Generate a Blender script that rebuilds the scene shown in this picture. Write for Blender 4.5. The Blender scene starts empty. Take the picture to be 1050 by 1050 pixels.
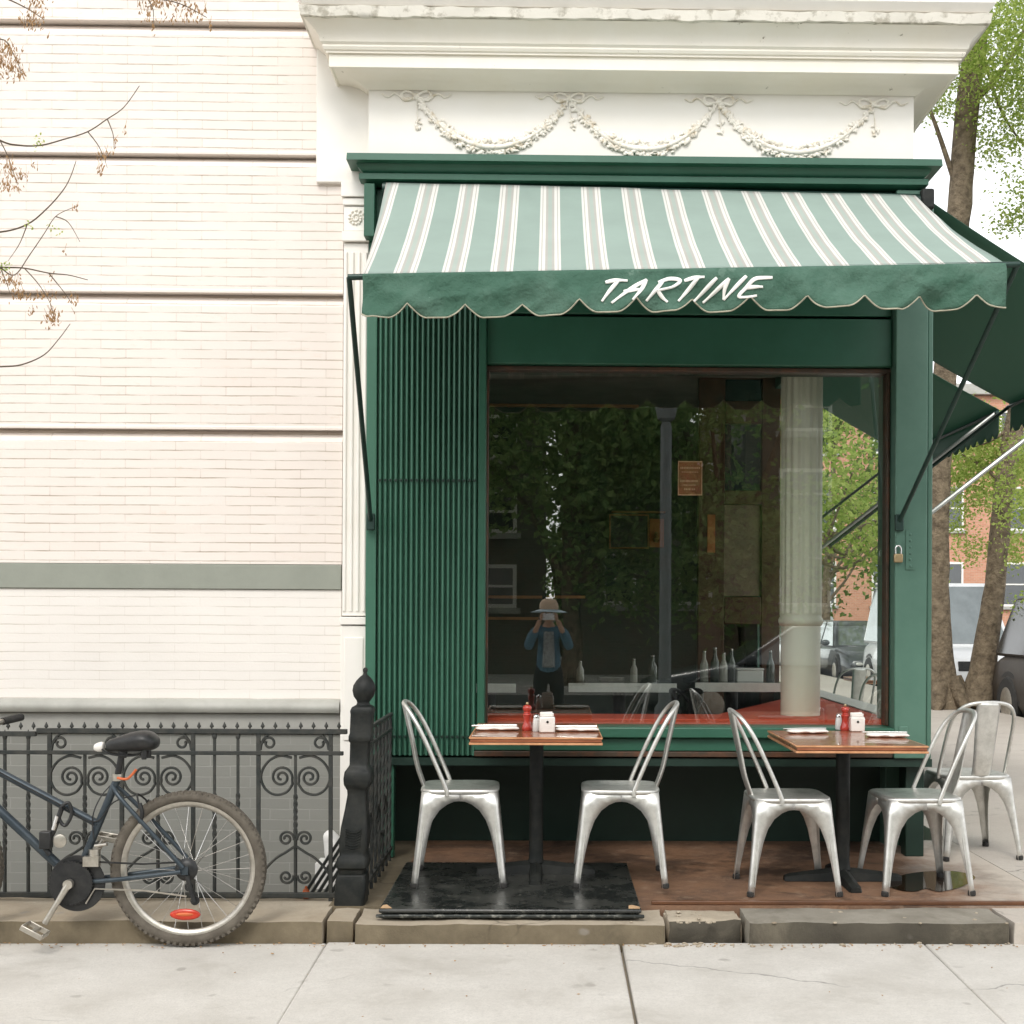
import bpy, bmesh, math, random
from mathutils import Vector, Matrix, noise
R = math.radians
PI = math.pi
V = Vector
scene = bpy.context.scene
COL = scene.collection
rng = random.Random(7)

# ------------------------------------------------------------------ camera
CAM = V((0, 0, 1.40))
F_PX = 1320.0
YAW, ROLL = R(0.9), R(0.3)
CX, CY = 583.5, 632.0
fw = V((math.sin(YAW), math.cos(YAW), 0))
r0 = V((math.cos(YAW), -math.sin(YAW), 0))
u0 = V((0, 0, 1))
rt = r0 * math.cos(ROLL) + u0 * math.sin(ROLL)
up = u0 * math.cos(ROLL) - r0 * math.sin(ROLL)
cam_d = bpy.data.cameras.new('camera')
cam = bpy.data.objects.new('camera', cam_d)
COL.objects.link(cam)
mw = Matrix((rt, up, -fw)).transposed().to_4x4()
mw.translation = CAM
cam.matrix_world = mw
cam_d.sensor_width = 36.0
cam_d.lens = F_PX / 1050 * 36
cam_d.shift_x = -(CX - 525) / 1050
cam_d.shift_y = (CY - 525) / 1050
cam_d.clip_start = 0.05
cam_d.clip_end = 3000
scene.camera = cam


def P(px, py, Y):
    """point on the plane y = Y that the photograph shows at a pixel"""
    d = fw + rt * ((px - CX) / F_PX) - up * ((py - CY) / F_PX)
    return CAM + d * (Y / d.y)


def X(px, Y, py=600):
    return P(px, py, Y).x


def Z(py, Y, px=640):
    return P(px, py, Y).z


# ------------------------------------------------------------------ scene objects
WO = {}


def thing(name, label, cat, loc=(0, 0, 0), group=None):
    o = bpy.data.objects.new(name, None)
    COL.objects.link(o)
    o.location = loc
    o.empty_display_size = 0.1
    WO[o.name] = V(loc)
    return tag(o, label, cat, group)


def tag(o, label=None, cat=None, group=None, kind=None):
    if label: o['label'] = label
    if cat: o['category'] = cat
    if group: o['group'] = group
    if kind: o['kind'] = kind
    return o


def struct(o):
    o['kind'] = 'structure'
    return o


def copy_tree(o, parent=None):
    c = o.copy()
    COL.objects.link(c)
    if parent is not None:
        c.parent = parent
    WO[c.name] = WO.get(o.name, V())
    for ch in list(o.children):
        copy_tree(ch, c)
    return c


def frames(pts, closed=False):
    n = len(pts)
    T = []
    for i in range(n):
        if closed:
            t = pts[(i + 1) % n] - pts[i - 1]
        else:
            t = pts[min(i + 1, n - 1)] - pts[max(i - 1, 0)]
        T.append(t.normalized() if t.length > 1e-9 else V((0, 0, 1)))
    a = V((0, 0, 1)) if abs(T[0].z) < 0.9 else V((1, 0, 0))
    N = [(a - T[0] * a.dot(T[0])).normalized()]
    for i in range(1, n):
        v = N[-1] - T[i] * N[-1].dot(T[i])
        N.append(v.normalized() if v.length > 1e-6 else N[-1])
    return T, N


def smooth_path(pts, k=5):
    pts = [V(p) for p in pts]
    out = []
    n = len(pts)
    for i in range(n - 1):
        p0, p1, p2, p3 = pts[max(i - 1, 0)], pts[i], pts[i + 1], pts[min(i + 2, n - 1)]
        for j in range(k):
            t = j / k
            out.append(0.5 * ((2 * p1) + (p2 - p0) * t + (2 * p0 - 5 * p1 + 4 * p2 - p3) * t * t
                              + (3 * p1 - p0 - 3 * p2 + p3) * t ** 3))
    out.append(pts[-1])
    return out


class MB:
    def __init__(self):
        self.bm = bmesh.new()

    def box(self, a, b, m=None):
        x0, y0, z0 = a
        x1, y1, z1 = b
        c = [V((x, y, z)) for z in (z0, z1) for y in (y0, y1) for x in (x0, x1)]
        if m is not None:
            c = [m @ p for p in c]
        v = [self.bm.verts.new(p) for p in c]
        for f in ((0, 2, 3, 1), (4, 5, 7, 6), (0, 1, 5, 4), (2, 6, 7, 3), (0, 4, 6, 2), (1, 3, 7, 5)):
            self.bm.faces.new([v[i] for i in f])
        return self

    def quad(self, *p):
        self.bm.faces.new([self.bm.verts.new(V(q)) for q in p])
        return self

    def prism(self, pts, vec):
        vec = V(vec)
        a = [self.bm.verts.new(V(p)) for p in pts]
        b = [self.bm.verts.new(V(p) + vec) for p in pts]
        n = len(a)
        self.bm.faces.new(a[::-1])
        self.bm.faces.new(b)
        for i in range(n):
            j = (i + 1) % n
            self.bm.faces.new([a[i], a[j], b[j], b[i]])
        return self

    def tube(self, pts, r, seg=8, closed=False, twist=0.0, cap=True, rot=0.0, flat=1.0):
        pts = [V(p) for p in pts]
        T, N = frames(pts, closed)
        rings = []
        n = len(pts)
        for i, p in enumerate(pts):
            B = T[i].cross(N[i])
            rr = r(i / (n - 1)) if callable(r) else (r[i] if isinstance(r, (list, tuple)) else r)
            a0 = rot + twist * i
            rings.append([self.bm.verts.new(p + (N[i] * math.cos(a0 + 2 * PI * k / seg)
                                                 + B * math.sin(a0 + 2 * PI * k / seg) * flat) * rr)
                          for k in range(seg)])
        m = n if closed else n - 1
        for i in range(m):
            a, b = rings[i], rings[(i + 1) % n]
            for k in range(seg):
                k2 = (k + 1) % seg
                self.bm.faces.new([a[k], a[k2], b[k2], b[k]])
        if cap and not closed:
            self.bm.faces.new(rings[0][::-1])
            self.bm.faces.new(rings[-1])
        return self

    def lathe(self, prof, o=(0, 0, 0), seg=24, m=None, square=False, lean=None):
        """prof: (radius, z) up the axis; square: four-sided with chamfered corners"""
        o = V(o)
        rings = []
        for r, z in prof:
            ring = []
            if square:
                c = r * 0.86
                outl = [(r, -c), (r, c), (c, r), (-c, r), (-r, c), (-r, -c), (-c, -r), (c, -r)]
            else:
                outl = [(r * math.cos(2 * PI * k / seg), r * math.sin(2 * PI * k / seg)) for k in range(seg)]
            for x, y in outl:
                p = V((x, y, z))
                if lean: p.x += lean * z
                if m is not None: p = m @ p
                ring.append(self.bm.verts.new(o + p))
            rings.append(ring)
        n = len(rings[0])
        for a, b in zip(rings, rings[1:]):
            for k in range(n):
                k2 = (k + 1) % n
                self.bm.faces.new([a[k], a[k2], b[k2], b[k]])
        self.bm.faces.new(rings[0][::-1])
        self.bm.faces.new(rings[-1])
        return self

    def ico(self, c, r, sub=1, sc=(1, 1, 1), m=None):
        mm = Matrix.Translation(V(c)) @ (m.to_4x4() if m is not None else Matrix()) @ Matrix.Diagonal((r * sc[0], r * sc[1], r * sc[2], 1))
        bmesh.ops.create_icosphere(self.bm, subdivisions=sub, radius=1, matrix=mm)
        return self

    def ball(self, c, r, sc=(1, 1, 1), u=20, v=12, m=None):
        mm = Matrix.Translation(V(c)) @ (m.to_4x4() if m is not None else Matrix()) @ Matrix.Diagonal((r * sc[0], r * sc[1], r * sc[2], 1))
        bmesh.ops.create_uvsphere(self.bm, u_segments=u, v_segments=v, radius=1, matrix=mm)
        return self

    def grid(self, nu, nv, f, wrap=False):
        vs = [[self.bm.verts.new(V(f(i / nu, j / nv))) for j in range(nv + 1)] for i in range(nu + 1)]
        for i in range(nu):
            for j in range(nv):
                self.bm.faces.new([vs[i][j], vs[i + 1][j], vs[i + 1][j + 1], vs[i][j + 1]])
        return self

    def profile_x(self, yz, x0, x1, mitre0=0.0, mitre1=0.0, y_ref=0.0):
        """closed (y,z) outline swept along x; the ends shift with depth for mitred returns"""
        a = [self.bm.verts.new((x0 - mitre0 * (y_ref - y), y, z)) for y, z in yz]
        b = [self.bm.verts.new((x1 + mitre1 * (y_ref - y), y, z)) for y, z in yz]
        n = len(a)
        self.bm.faces.new(a)
        self.bm.faces.new(b[::-1])
        for i in range(n):
            j = (i + 1) % n
            self.bm.faces.new([a[j], a[i], b[i], b[j]])
        return self

    def done(self, name, mat, parent=None, smooth=40, bevel=None, solid=None, subsurf=0, soff=0.0, fix=True):
        if fix:
            bmesh.ops.recalc_face_normals(self.bm, faces=self.bm.faces[:])
        me = bpy.data.meshes.new(name)
        self.bm.to_mesh(me)
        self.bm.free()
        o = bpy.data.objects.new(name, me)
        COL.objects.link(o)
        if mat is not None: me.materials.append(mat)
        if smooth:
            me.shade_smooth()
            me.set_sharp_from_angle(angle=R(smooth))
        else:
            me.shade_flat()
        WO[o.name] = V()
        if parent is not None:
            o.parent = parent
            o.location = -WO.get(parent.name, V())
        if solid:
            md = o.modifiers.new('solid', 'SOLIDIFY')
            md.thickness = solid
            md.offset = soff
        if bevel:
            md = o.modifiers.new('bevel', 'BEVEL')
            md.width = bevel
            md.segments = 2
            md.limit_method = 'ANGLE'
            md.angle_limit = R(40)
        if subsurf:
            md = o.modifiers.new('sub', 'SUBSURF')
            md.levels = md.render_levels = subsurf
        return o


def bx(name, mat, parent, a, b, bevel=0.004):
    return MB().box(a, b).done(name, mat, parent, bevel=bevel)


def rough_block(name, mat, parent, a, b, step=0.05, amp=0.008, seed=0, riser=None):
    """a weathered block: gridded box whose edges wander"""
    bm = bmesh.new()
    dims = [b[i] - a[i] for i in range(3)]
    n = [max(1, int(round(d / step))) for d in dims]
    cache = {}

    def vert(i, j, k):
        key = (i, j, k)
        if key not in cache:
            p = V((a[0] + dims[0] * i / n[0], a[1] + dims[1] * j / n[1], a[2] + dims[2] * k / n[2]))
            q = p * 3.1 + V((seed, seed * 2, 0))
            d = V((noise.noise(q), noise.noise(q + V((9, 3, 1))), noise.noise(q + V((2, 7, 5))))) * amp
            q = p * 14 + V((seed, 0, 0))
            d += V((noise.noise(q), noise.noise(q + V((9, 3, 1))), noise.noise(q + V((2, 7, 5))))) * amp * 0.6
            edge = (j in (0, n[1])) + (k in (0, n[2])) + (i in (0, n[0]))
            if edge >= 2:
                c = V(((a[0] + b[0]) / 2, (a[1] + b[1]) / 2, (a[2] + b[2]) / 2))
                inw = V((0, (c.y - p.y), (c.z - p.z)))
                if i in (0, n[0]): inw.x = c.x - p.x
                if inw.length > 0: d += inw.normalized() * amp * (0.7 + 1.2 * abs(noise.noise(p * 6)))
            if k == 0: d.z = 0
            cache[key] = bm.verts.new(p + d)
        return cache[key]

    def face(*ks): bm.faces.new([vert(*k) for k in ks])
    for i in range(n[0]):
        for j in range(n[1]):
            face((i, j, n[2]), (i + 1, j, n[2]), (i + 1, j + 1, n[2]), (i, j + 1, n[2]))
            face((i, j, 0), (i, j + 1, 0), (i + 1, j + 1, 0), (i + 1, j, 0))
    for i in range(n[0]):
        for k in range(n[2]):
            face((i, 0, k), (i + 1, 0, k), (i + 1, 0, k + 1), (i, 0, k + 1))
            face((i, n[1], k), (i, n[1], k + 1), (i + 1, n[1], k + 1), (i + 1, n[1], k))
    for j in range(n[1]):
        for k in range(n[2]):
            face((0, j, k), (0, j, k + 1), (0, j + 1, k + 1), (0, j + 1, k))
            face((n[0], j, k), (n[0], j + 1, k), (n[0], j + 1, k + 1), (n[0], j, k + 1))
    mb = MB()
    mb.bm.free()
    mb.bm = bm
    o = mb.done(name, mat, parent, smooth=50)
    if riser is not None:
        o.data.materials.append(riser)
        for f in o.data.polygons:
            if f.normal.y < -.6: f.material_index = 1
    return o


# ------------------------------------------------------------------ materials
class NT:
    def __init__(self, name):
        self.m = bpy.data.materials.new(name)
        self.m.use_nodes = True
        self.t = self.m.node_tree
        self.b = self.t.nodes['Principled BSDF']
        self.out = self.t.nodes['Material Output']

    def n(self, typ, **kw):
        nd = self.t.nodes.new(typ)
        for k, v in kw.items():
            if k.startswith('i_'):
                nd.inputs[k[2:].replace('_', ' ')].default_value = v
            else:
                setattr(nd, k, v)
        return nd

    def l(self, a, b):
        self.t.links.new(a, b)

    def coord(self):
        return self.n('ShaderNodeTexCoord').outputs['Object']

    def noise(self, vec, scale, detail=5, rough=0.6, dist=0.0):
        nd = self.n('ShaderNodeTexNoise')
        nd.inputs['Scale'].default_value = scale
        nd.inputs['Detail'].default_value = detail
        nd.inputs['Roughness'].default_value = rough
        nd.inputs['Distortion'].default_value = dist
        self.l(vec, nd.inputs['Vector'])
        return nd.outputs['Fac']

    def ramp(self, fac, stops, interp='LINEAR'):
        nd = self.n('ShaderNodeValToRGB')
        cr = nd.color_ramp
        cr.interpolation = interp
        while len(cr.elements) < len(stops): cr.elements.new(0.5)
        for e, (p, c) in zip(cr.elements, stops):
            e.position = p
            e.color = (c, c, c, 1) if isinstance(c, (int, float)) else (*c, 1)
        self.l(fac, nd.inputs['Fac'])
        return nd.outputs['Color']

    def mix(self, fac, a, b, typ='MIX'):
        nd = self.n('ShaderNodeMix', data_type='RGBA', blend_type=typ)
        for s, v in ((nd.inputs[0], fac), (nd.inputs[6], a), (nd.inputs[7], b)):
            if isinstance(v, (int, float)): s.default_value = v
            elif isinstance(v, (tuple, list)): s.default_value = (*v, 1)
            else: self.l(v, s)
        return nd.outputs[2]

    def math(self, op, a, b=0.0, c=0.0):
        nd = self.n('ShaderNodeMath', operation=op)
        for s, v in zip(nd.inputs, (a, b, c)):
            if isinstance(v, (int, float)): s.default_value = v
            else: self.l(v, s)
        return nd.outputs[0]

    def bump(self, h, strength=0.3, dist=0.01):
        nd = self.n('ShaderNodeBump')
        nd.inputs['Strength'].default_value = strength
        nd.inputs['Distance'].default_value = dist
        self.l(h, nd.inputs['Height'])
        self.l(nd.outputs['Normal'], self.b.inputs['Normal'])

    def base(self, c):
        if isinstance(c, (tuple, list)): self.b.inputs['Base Color'].default_value = (*c, 1)
        else: self.l(c, self.b.inputs['Base Color'])

    def set(self, rough=0.6, metal=0.0, spec=0.5, coat=0.0):
        if isinstance(rough, (int, float)): self.b.inputs['Roughness'].default_value = rough
        else: self.l(rough, self.b.inputs['Roughness'])
        self.b.inputs['Metallic'].default_value = metal
        self.b.inputs['Specular IOR Level'].default_value = spec
        self.b.inputs['Coat Weight'].default_value = coat


def M(name, c1, c2=None, scale=6, rough=0.6, metal=0.0, bump=0.15, bscale=60, lo=0.4, hi=0.65, spec=0.5, coat=0.0,
      chip=None, chipat=0.7, chipscale=30, bdist=0.004, rvar=0.12):
    t = NT(name)
    co = t.coord()
    if c2 is None: c2 = tuple(c * 0.8 for c in c1)
    n1 = t.noise(co, scale, 6, 0.65)
    col = t.mix(t.ramp(n1, ((lo, 0.0), (hi, 1.0))), c1, c2)
    if chip is not None:
        n2 = t.noise(co, chipscale, 8, 0.7)
        n3 = t.noise(co, chipscale * 0.12, 3, 0.5)
        f = t.math('MULTIPLY', t.ramp(n2, ((chipat, 0.0), (chipat + 0.03, 1.0))), t.ramp(n3, ((0.42, 0.0), (0.55, 1.0))))
        col = t.mix(f, col, chip)
    t.base(col)
    t.set(t.math('ADD', t.math('MULTIPLY', n1, rvar * 2), rough - rvar), metal, spec, coat)
    if bump: t.bump(t.noise(co, bscale, 4, 0.6), bump, bdist)
    return t.m


def brick_mat(name, c1, c2, mortar, bw, rh, ms, mort_lo, mort_hi, bump=0.5, rough=0.75, stain=None, axis='xz', perp=1.0):
    t = NT(name)
    co = t.coord()
    sp = t.n('ShaderNodeSeparateXYZ')
    t.l(co, sp.inputs[0])
    cb = t.n('ShaderNodeCombineXYZ')
    wob = t.math('MULTIPLY', t.math('SUBTRACT', t.noise(co, 2.2, 3), 0.5), 0.012)
    if axis == 'xz':
        t.l(sp.outputs['X'], cb.inputs['X'])
        t.l(t.math('ADD', sp.outputs['Z'], wob), cb.inputs['Y'])
    elif axis == 'yz':
        t.l(sp.outputs['Y'], cb.inputs['X'])
        t.l(t.math('ADD', sp.outputs['Z'], wob), cb.inputs['Y'])
    else:
        t.l(sp.outputs['X'], cb.inputs['X'])
        t.l(sp.outputs['Y'], cb.inputs['Y'])
    bn = t.n('ShaderNodeTexBrick')
    t.l(cb.outputs[0], bn.inputs['Vector'])
    bn.inputs['Scale'].default_value = 1.0
    bn.inputs['Brick Width'].default_value = bw
    bn.inputs['Row Height'].default_value = rh
    bn.inputs['Mortar Size'].default_value = ms
    bn.inputs['Mortar Smooth'].default_value = 0.25
    bn.inputs['Bias'].default_value = 0.0
    bn.inputs['Color1'].default_value = (*c1, 1)
    bn.inputs['Color2'].default_value = (*c2, 1)
    bn.inputs['Mortar'].default_value = (*c1, 1)
    # rows stretched noise: some joints open, most painted over
    mp = t.n('ShaderNodeMapping')
    mp.inputs['Scale'].default_value = (3.0, 3.0, 9.0)
    t.l(co, mp.inputs['Vector'])
    jn = t.noise(mp.outputs[0], 1.6, 4, 0.65)
    jm = t.ramp(jn, ((0.35, mort_lo), (0.68, mort_hi)))
    row = t.math('FRACT', t.math('DIVIDE', t.math('ADD', sp.outputs['Z'] if axis != 'xy' else sp.outputs['Y'], wob), rh))
    bed = t.math('GREATER_THAN', t.math('ABSOLUTE', t.math('SUBTRACT', row, 0.5)), 0.5 - 1.5 * ms / rh)
    f = t.math('MULTIPLY', t.math('MULTIPLY', bn.outputs['Fac'], jm), t.math('ADD', t.math('MULTIPLY', bed, 1 - perp), perp))
    big = t.ramp(t.noise(co, 0.9, 4, 0.6), ((0.3, 0.93), (0.7, 1.0)))
    col = t.mix(1.0, bn.outputs['Color'], big, 'MULTIPLY')
    if stain is not None:
        s = t.ramp(t.noise(mp.outputs[0], 2.3, 7, 0.75), ((0.60, 0.0), (0.78, 0.55)))
        col = t.mix(s, col, stain)
    col = t.mix(f, col, mortar)
    t.base(col)
    t.set(rough, 0, 0.3)
    h = t.math('SUBTRACT', t.math('MULTIPLY', t.noise(co, 70, 3), 0.25), f)
    t.bump(h, bump, 0.007)
    return t.m


m_brick = brick_mat('cream_painted_brick', (0.85, 0.778, 0.716), (0.832, 0.752, 0.686), (0.46, 0.37, 0.29), 0.27, 0.0497, 0.0030, 0.10, 1.0, 0.6, stain=(0.72, 0.58, 0.45), perp=.38)
m_brick_low = brick_mat('white_painted_brick', (0.86, 0.815, 0.76), (0.852, 0.805, 0.748), (0.60, 0.54, 0.47), 0.27, 0.0497, 0.0028, 0.10, 0.75, 0.5, perp=.4)
m_brick_grey = brick_mat('grey_painted_brick', (0.255, 0.255, 0.23), (0.235, 0.235, 0.212), (0.32, 0.318, 0.29), 0.215, 0.058, 0.003, 0.2, 0.9, 0.4)
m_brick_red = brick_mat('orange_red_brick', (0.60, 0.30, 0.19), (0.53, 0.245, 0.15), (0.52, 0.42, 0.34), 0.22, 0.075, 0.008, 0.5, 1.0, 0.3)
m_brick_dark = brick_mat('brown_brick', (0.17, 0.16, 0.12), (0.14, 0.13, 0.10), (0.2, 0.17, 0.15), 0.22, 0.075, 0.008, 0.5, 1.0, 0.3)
m_band = M('grey_green_band_paint', (0.295, 0.31, 0.262), (0.27, 0.285, 0.24), 5, 0.7, bump=0.15)
m_ledge = M('pale_grey_ledge_paint', (0.42, 0.415, 0.375), (0.34, 0.335, 0.30), 4, 0.6)
m_strip = M('grey_plinth_paint', (0.36, 0.355, 0.325), (0.31, 0.305, 0.28), 4, 0.6)
m_post_paint = M('grey_lamp_post_paint', (0.20, 0.22, 0.22), None, 6, 0.5)
m_dark_gap = M('dark_joint', (0.10, 0.075, 0.055), None, rough=0.9)
m_white = M('white_cornice_paint', (0.86, 0.82, 0.73), (0.84, 0.79, 0.68), 3, 0.55, bump=0.2, bscale=25, chip=(0.30, 0.26, 0.19), chipat=0.66, chipscale=16)
m_white_clean = M('white_frieze_paint', (0.86, 0.83, 0.775), (0.845, 0.81, 0.745), 3, 0.55, bump=0.2, bscale=22, chip=(0.45, 0.38, 0.28), chipat=0.72, chipscale=18)
m_drip = M('weathered_cornice_edge', (0.72, 0.69, 0.61), (0.42, 0.39, 0.32), 14, 0.8, bump=0.5, bscale=30, lo=0.52, hi=0.66)
m_garland = M('cream_plaster_relief', (0.84, 0.80, 0.72), (0.62, 0.53, 0.39), 22, 0.6, bump=0.4, bscale=70, lo=0.5, hi=0.68)
m_green = M('green_painted_wood', (0.019, 0.092, 0.054), (0.027, 0.112, 0.070), 2.5, 0.42, bump=0.12, bscale=18, chip=(0.10, 0.22, 0.16), chipat=0.70, chipscale=14, rvar=0.08)
m_green_lt = M('green_painted_column', (0.088, 0.186, 0.138), (0.070, 0.158, 0.115), 3, 0.45, bump=0.2, bscale=14, chip=(0.02, 0.07, 0.05), chipat=0.71, chipscale=20)
m_green_dk = M('dark_green_paint_and_shade', (0.006, 0.024, 0.016), (0.009, 0.032, 0.021), 3, 0.5, bump=0.1, bscale=20)  # the recess below the sill has its shade put into this colour
m_shutter = M('green_shutter_paint', (0.046, 0.148, 0.096), (0.038, 0.126, 0.081), 5, 0.45, bump=0.1, bscale=30, chip=(0.09, 0.19, 0.13), chipat=0.72, chipscale=25)
m_wood_trim = M('worn_brown_wood_trim', (0.055, 0.036, 0.022), (0.13, 0.052, 0.024), 7, 0.5, lo=.5, hi=.7, bump=0.2, bscale=30)
m_iron = M('black_iron', (0.010, 0.012, 0.0115), (0.024, 0.025, 0.022), 14, 0.55, 0.0, spec=.28, bump=0.5, bscale=45, bdist=0.003)
m_fence = M('dark_fence_iron', (0.032, 0.036, 0.034), (0.058, 0.057, 0.050), 20, 0.6, 0.0, spec=.3, bump=0.3, bscale=80)
m_arm = M('dark_green_metal_arm', (0.012, 0.036, 0.028), (0.02, 0.05, 0.04), 10, 0.4, 0.2)
m_arm_lt = M('pale_metal_arm', (0.42, 0.44, 0.42), None, 10, 0.4, 0.6)
m_concrete = None
m_steel = M('galvanised_steel', (0.76, 0.755, 0.72), (0.58, 0.575, 0.54), 16, 0.43, 0.86, bump=0.08, bscale=40, chip=(0.30, 0.25, 0.20), chipat=0.68, chipscale=40)
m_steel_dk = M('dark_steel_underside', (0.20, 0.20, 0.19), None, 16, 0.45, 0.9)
m_rubber = M('black_rubber', (0.02, 0.02, 0.019), (0.04, 0.038, 0.035), 30, 0.85, bump=0.3)
m_dirty_rubber = M('dusty_tyre_rubber', (0.085, 0.072, 0.056), (0.135, 0.118, 0.094), 14, 0.9, bump=0.4)
m_table = M('varnished_red_brown_wood', (0.30, 0.105, 0.045), (0.22, 0.07, 0.03), 7, 0.30, bump=0.05, coat=0.5)
m_table_edge = M('pale_wood_edge', (0.62, 0.33, 0.17), (0.45, 0.20, 0.09), 12, 0.4)
m_red_lacquer = M('red_lacquer', (0.42, 0.035, 0.02), (0.36, 0.03, 0.018), 8, 0.3, bump=0.02, coat=0.5)
m_red_bench = M('red_painted_ledge', (0.66, 0.095, 0.05), (0.58, 0.08, 0.04), 6, 0.6, bump=0.05, spec=.25)
m_napkin = M('white_napkin_cloth', (0.84, 0.81, 0.76), (0.76, 0.73, 0.68), 18, 0.9, bump=0.3, bscale=90)
m_ceramic = M('white_ceramic', (0.82, 0.79, 0.74), (0.78, 0.75, 0.70), 6, 0.25, bump=0.0, coat=0.4)
m_salt = M('frosted_shaker_glass', (0.70, 0.71, 0.69), None, 6, 0.2, bump=0.0)
m_chrome = M('polished_metal', (0.70, 0.69, 0.67), None, 10, 0.18, 1.0, bump=0.0)
m_cream = M('cream_iron_column', (0.84, 0.785, 0.665), (0.80, 0.745, 0.62), 5, 0.45, bump=0.1)
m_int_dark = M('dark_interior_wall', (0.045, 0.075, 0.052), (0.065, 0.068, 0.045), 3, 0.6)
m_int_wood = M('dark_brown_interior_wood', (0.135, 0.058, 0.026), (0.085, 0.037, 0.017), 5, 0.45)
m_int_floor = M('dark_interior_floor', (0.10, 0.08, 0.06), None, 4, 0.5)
m_int_ceil = M('dim_interior_ceiling', (0.30, 0.29, 0.24), None, 4, 0.7)
m_orange_sign = M('orange_sign_panel', (0.68, 0.22, 0.07), (0.60, 0.18, 0.05), 8, 0.5)
m_frame_wood = M('honey_picture_frame', (0.50, 0.24, 0.09), None, 8, 0.4)
m_canvas_pic = M('dark_picture', (0.05, 0.07, 0.055), (0.10, 0.10, 0.075), 12, 0.5)
m_lettering = M('white_sign_paint', (0.92, 0.91, 0.86), (0.88, 0.87, 0.81), 10, 0.6, bump=0.0)
m_bark = M('rough_brown_bark', (0.23, 0.18, 0.12), (0.10, 0.076, 0.05), 9, 0.95, bump=1.0, bscale=16, bdist=0.04)
m_bark_lt = M('grey_brown_bark', (0.20, 0.155, 0.105), (0.10, 0.075, 0.05), 9, 0.95, bump=1.0, bscale=16, bdist=0.04)
m_twig = M('thin_twig_bark', (0.13, 0.10, 0.07), None, 20, 0.9)
m_seed = M('dry_tan_seeds', (0.42, 0.25, 0.11), (0.26, 0.15, 0.07), 30, 0.85)
m_asphalt = M('asphalt', (0.055, 0.055, 0.053), (0.075, 0.073, 0.07), 2, 0.85, bump=0.5, bscale=90)
m_tape = M('pale_worn_corner', (0.55, 0.36, 0.20), (0.42, 0.27, 0.15), 25, 0.8)
m_brass = M('worn_brass', (0.50, 0.38, 0.22), (0.36, 0.27, 0.15), 20, 0.4, 0.8)
m_white_plastic = M('white_plastic', (0.80, 0.79, 0.76), None, 10, 0.5)
m_bike = M('steel_blue_bike_paint', (0.038, 0.052, 0.064), (0.060, 0.076, 0.088), 12, 0.36, 0.4, bump=0.05, chip=(0.25, 0.27, 0.27), chipat=0.69, chipscale=40)
m_bike_dk = M('black_bike_parts', (0.016, 0.017, 0.018), (0.032, 0.032, 0.031), 20, 0.42, 0.2)
m_alu = M('dull_aluminium', (0.56, 0.53, 0.47), (0.42, 0.39, 0.34), 20, 0.38, 0.9)
m_reflector = M('red_reflector', (0.58, 0.045, 0.02), None, 30, 0.25, bump=0.0)
m_orange = M('orange_plastic', (0.62, 0.14, 0.04), None, 12, 0.5)


def concrete(name, c1, c2, spots=0.55, spot_col=(0.28, 0.26, 0.23), scale=1.3, bump=0.35, stain=None):
    t = NT(name)
    co = t.coord()
    a = t.ramp(t.noise(co, scale, 8, 0.65), ((0.3, 0.0), (0.7, 1.0)))
    col = t.mix(a, c1, c2)
    fine = t.noise(co, 120, 3, 0.7)
    col = t.mix(t.math('MULTIPLY', t.ramp(fine, ((0.46, 0.0), (0.70, 1.0))), 0.6), col, tuple(c * 0.72 for c in c1))
    med = t.noise(co, 38, 6, 0.75)
    col = t.mix(t.math('MULTIPLY', t.ramp(med, ((0.45, 0.0), (0.72, 1.0))), 0.38), col, tuple(c * 0.66 for c in c1))
    # dark trodden spots
    vo = t.n('ShaderNodeTexVoronoi', feature='F1')
    vo.inputs['Scale'].default_value = 5.0
    warp = t.n('ShaderNodeVectorMath', operation='ADD')
    nz = t.n('ShaderNodeTexNoise')
    nz.inputs['Scale'].default_value = 9
    t.l(co, nz.inputs['Vector'])
    sc = t.n('ShaderNodeVectorMath', operation='SCALE')
    sc.inputs['Scale'].default_value = 0.10
    t.l(nz.outputs['Color'], sc.inputs[0])
    t.l(co, warp.inputs[0])
    t.l(sc.outputs[0], warp.inputs[1])
    t.l(warp.outputs[0], vo.inputs['Vector'])
    s = t.ramp(vo.outputs['Distance'], ((0.09, 1.0), (0.15, 0.0)))
    pick = t.ramp(t.noise(co, 3.1, 2), ((0.46, 0.0), (0.60, 1.0)))
    col = t.mix(t.math('MULTIPLY', t.math('MULTIPLY', s, pick), spots), col, spot_col)
    if stain is not None:
        st = t.ramp(t.noise(co, 2.6, 8, 0.7, 0.6), ((0.54, 0.0), (0.68, 0.5)))
        col = t.mix(st, col, stain)
    cr_v = t.n('ShaderNodeTexVoronoi', feature='DISTANCE_TO_EDGE')
    cr_v.inputs['Scale'].default_value = .55
    t.l(warp.outputs[0], cr_v.inputs['Vector'])
    crack = t.math('MULTIPLY', t.ramp(cr_v.outputs['Distance'], ((0.0, 1.0), (0.004, 0.0))), t.ramp(t.noise(co, 1.1, 2), ((.5, 0.0), (.58, .8))))
    col = t.mix(crack, col, tuple(c * .3 for c in c1))
    t.base(col)
    t.set(0.85, 0, 0.3)
    t.bump(t.math('ADD', fine, t.math('MULTIPLY', t.noise(co, 22, 4), 0.8)), bump, 0.004)
    return t.m


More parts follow.
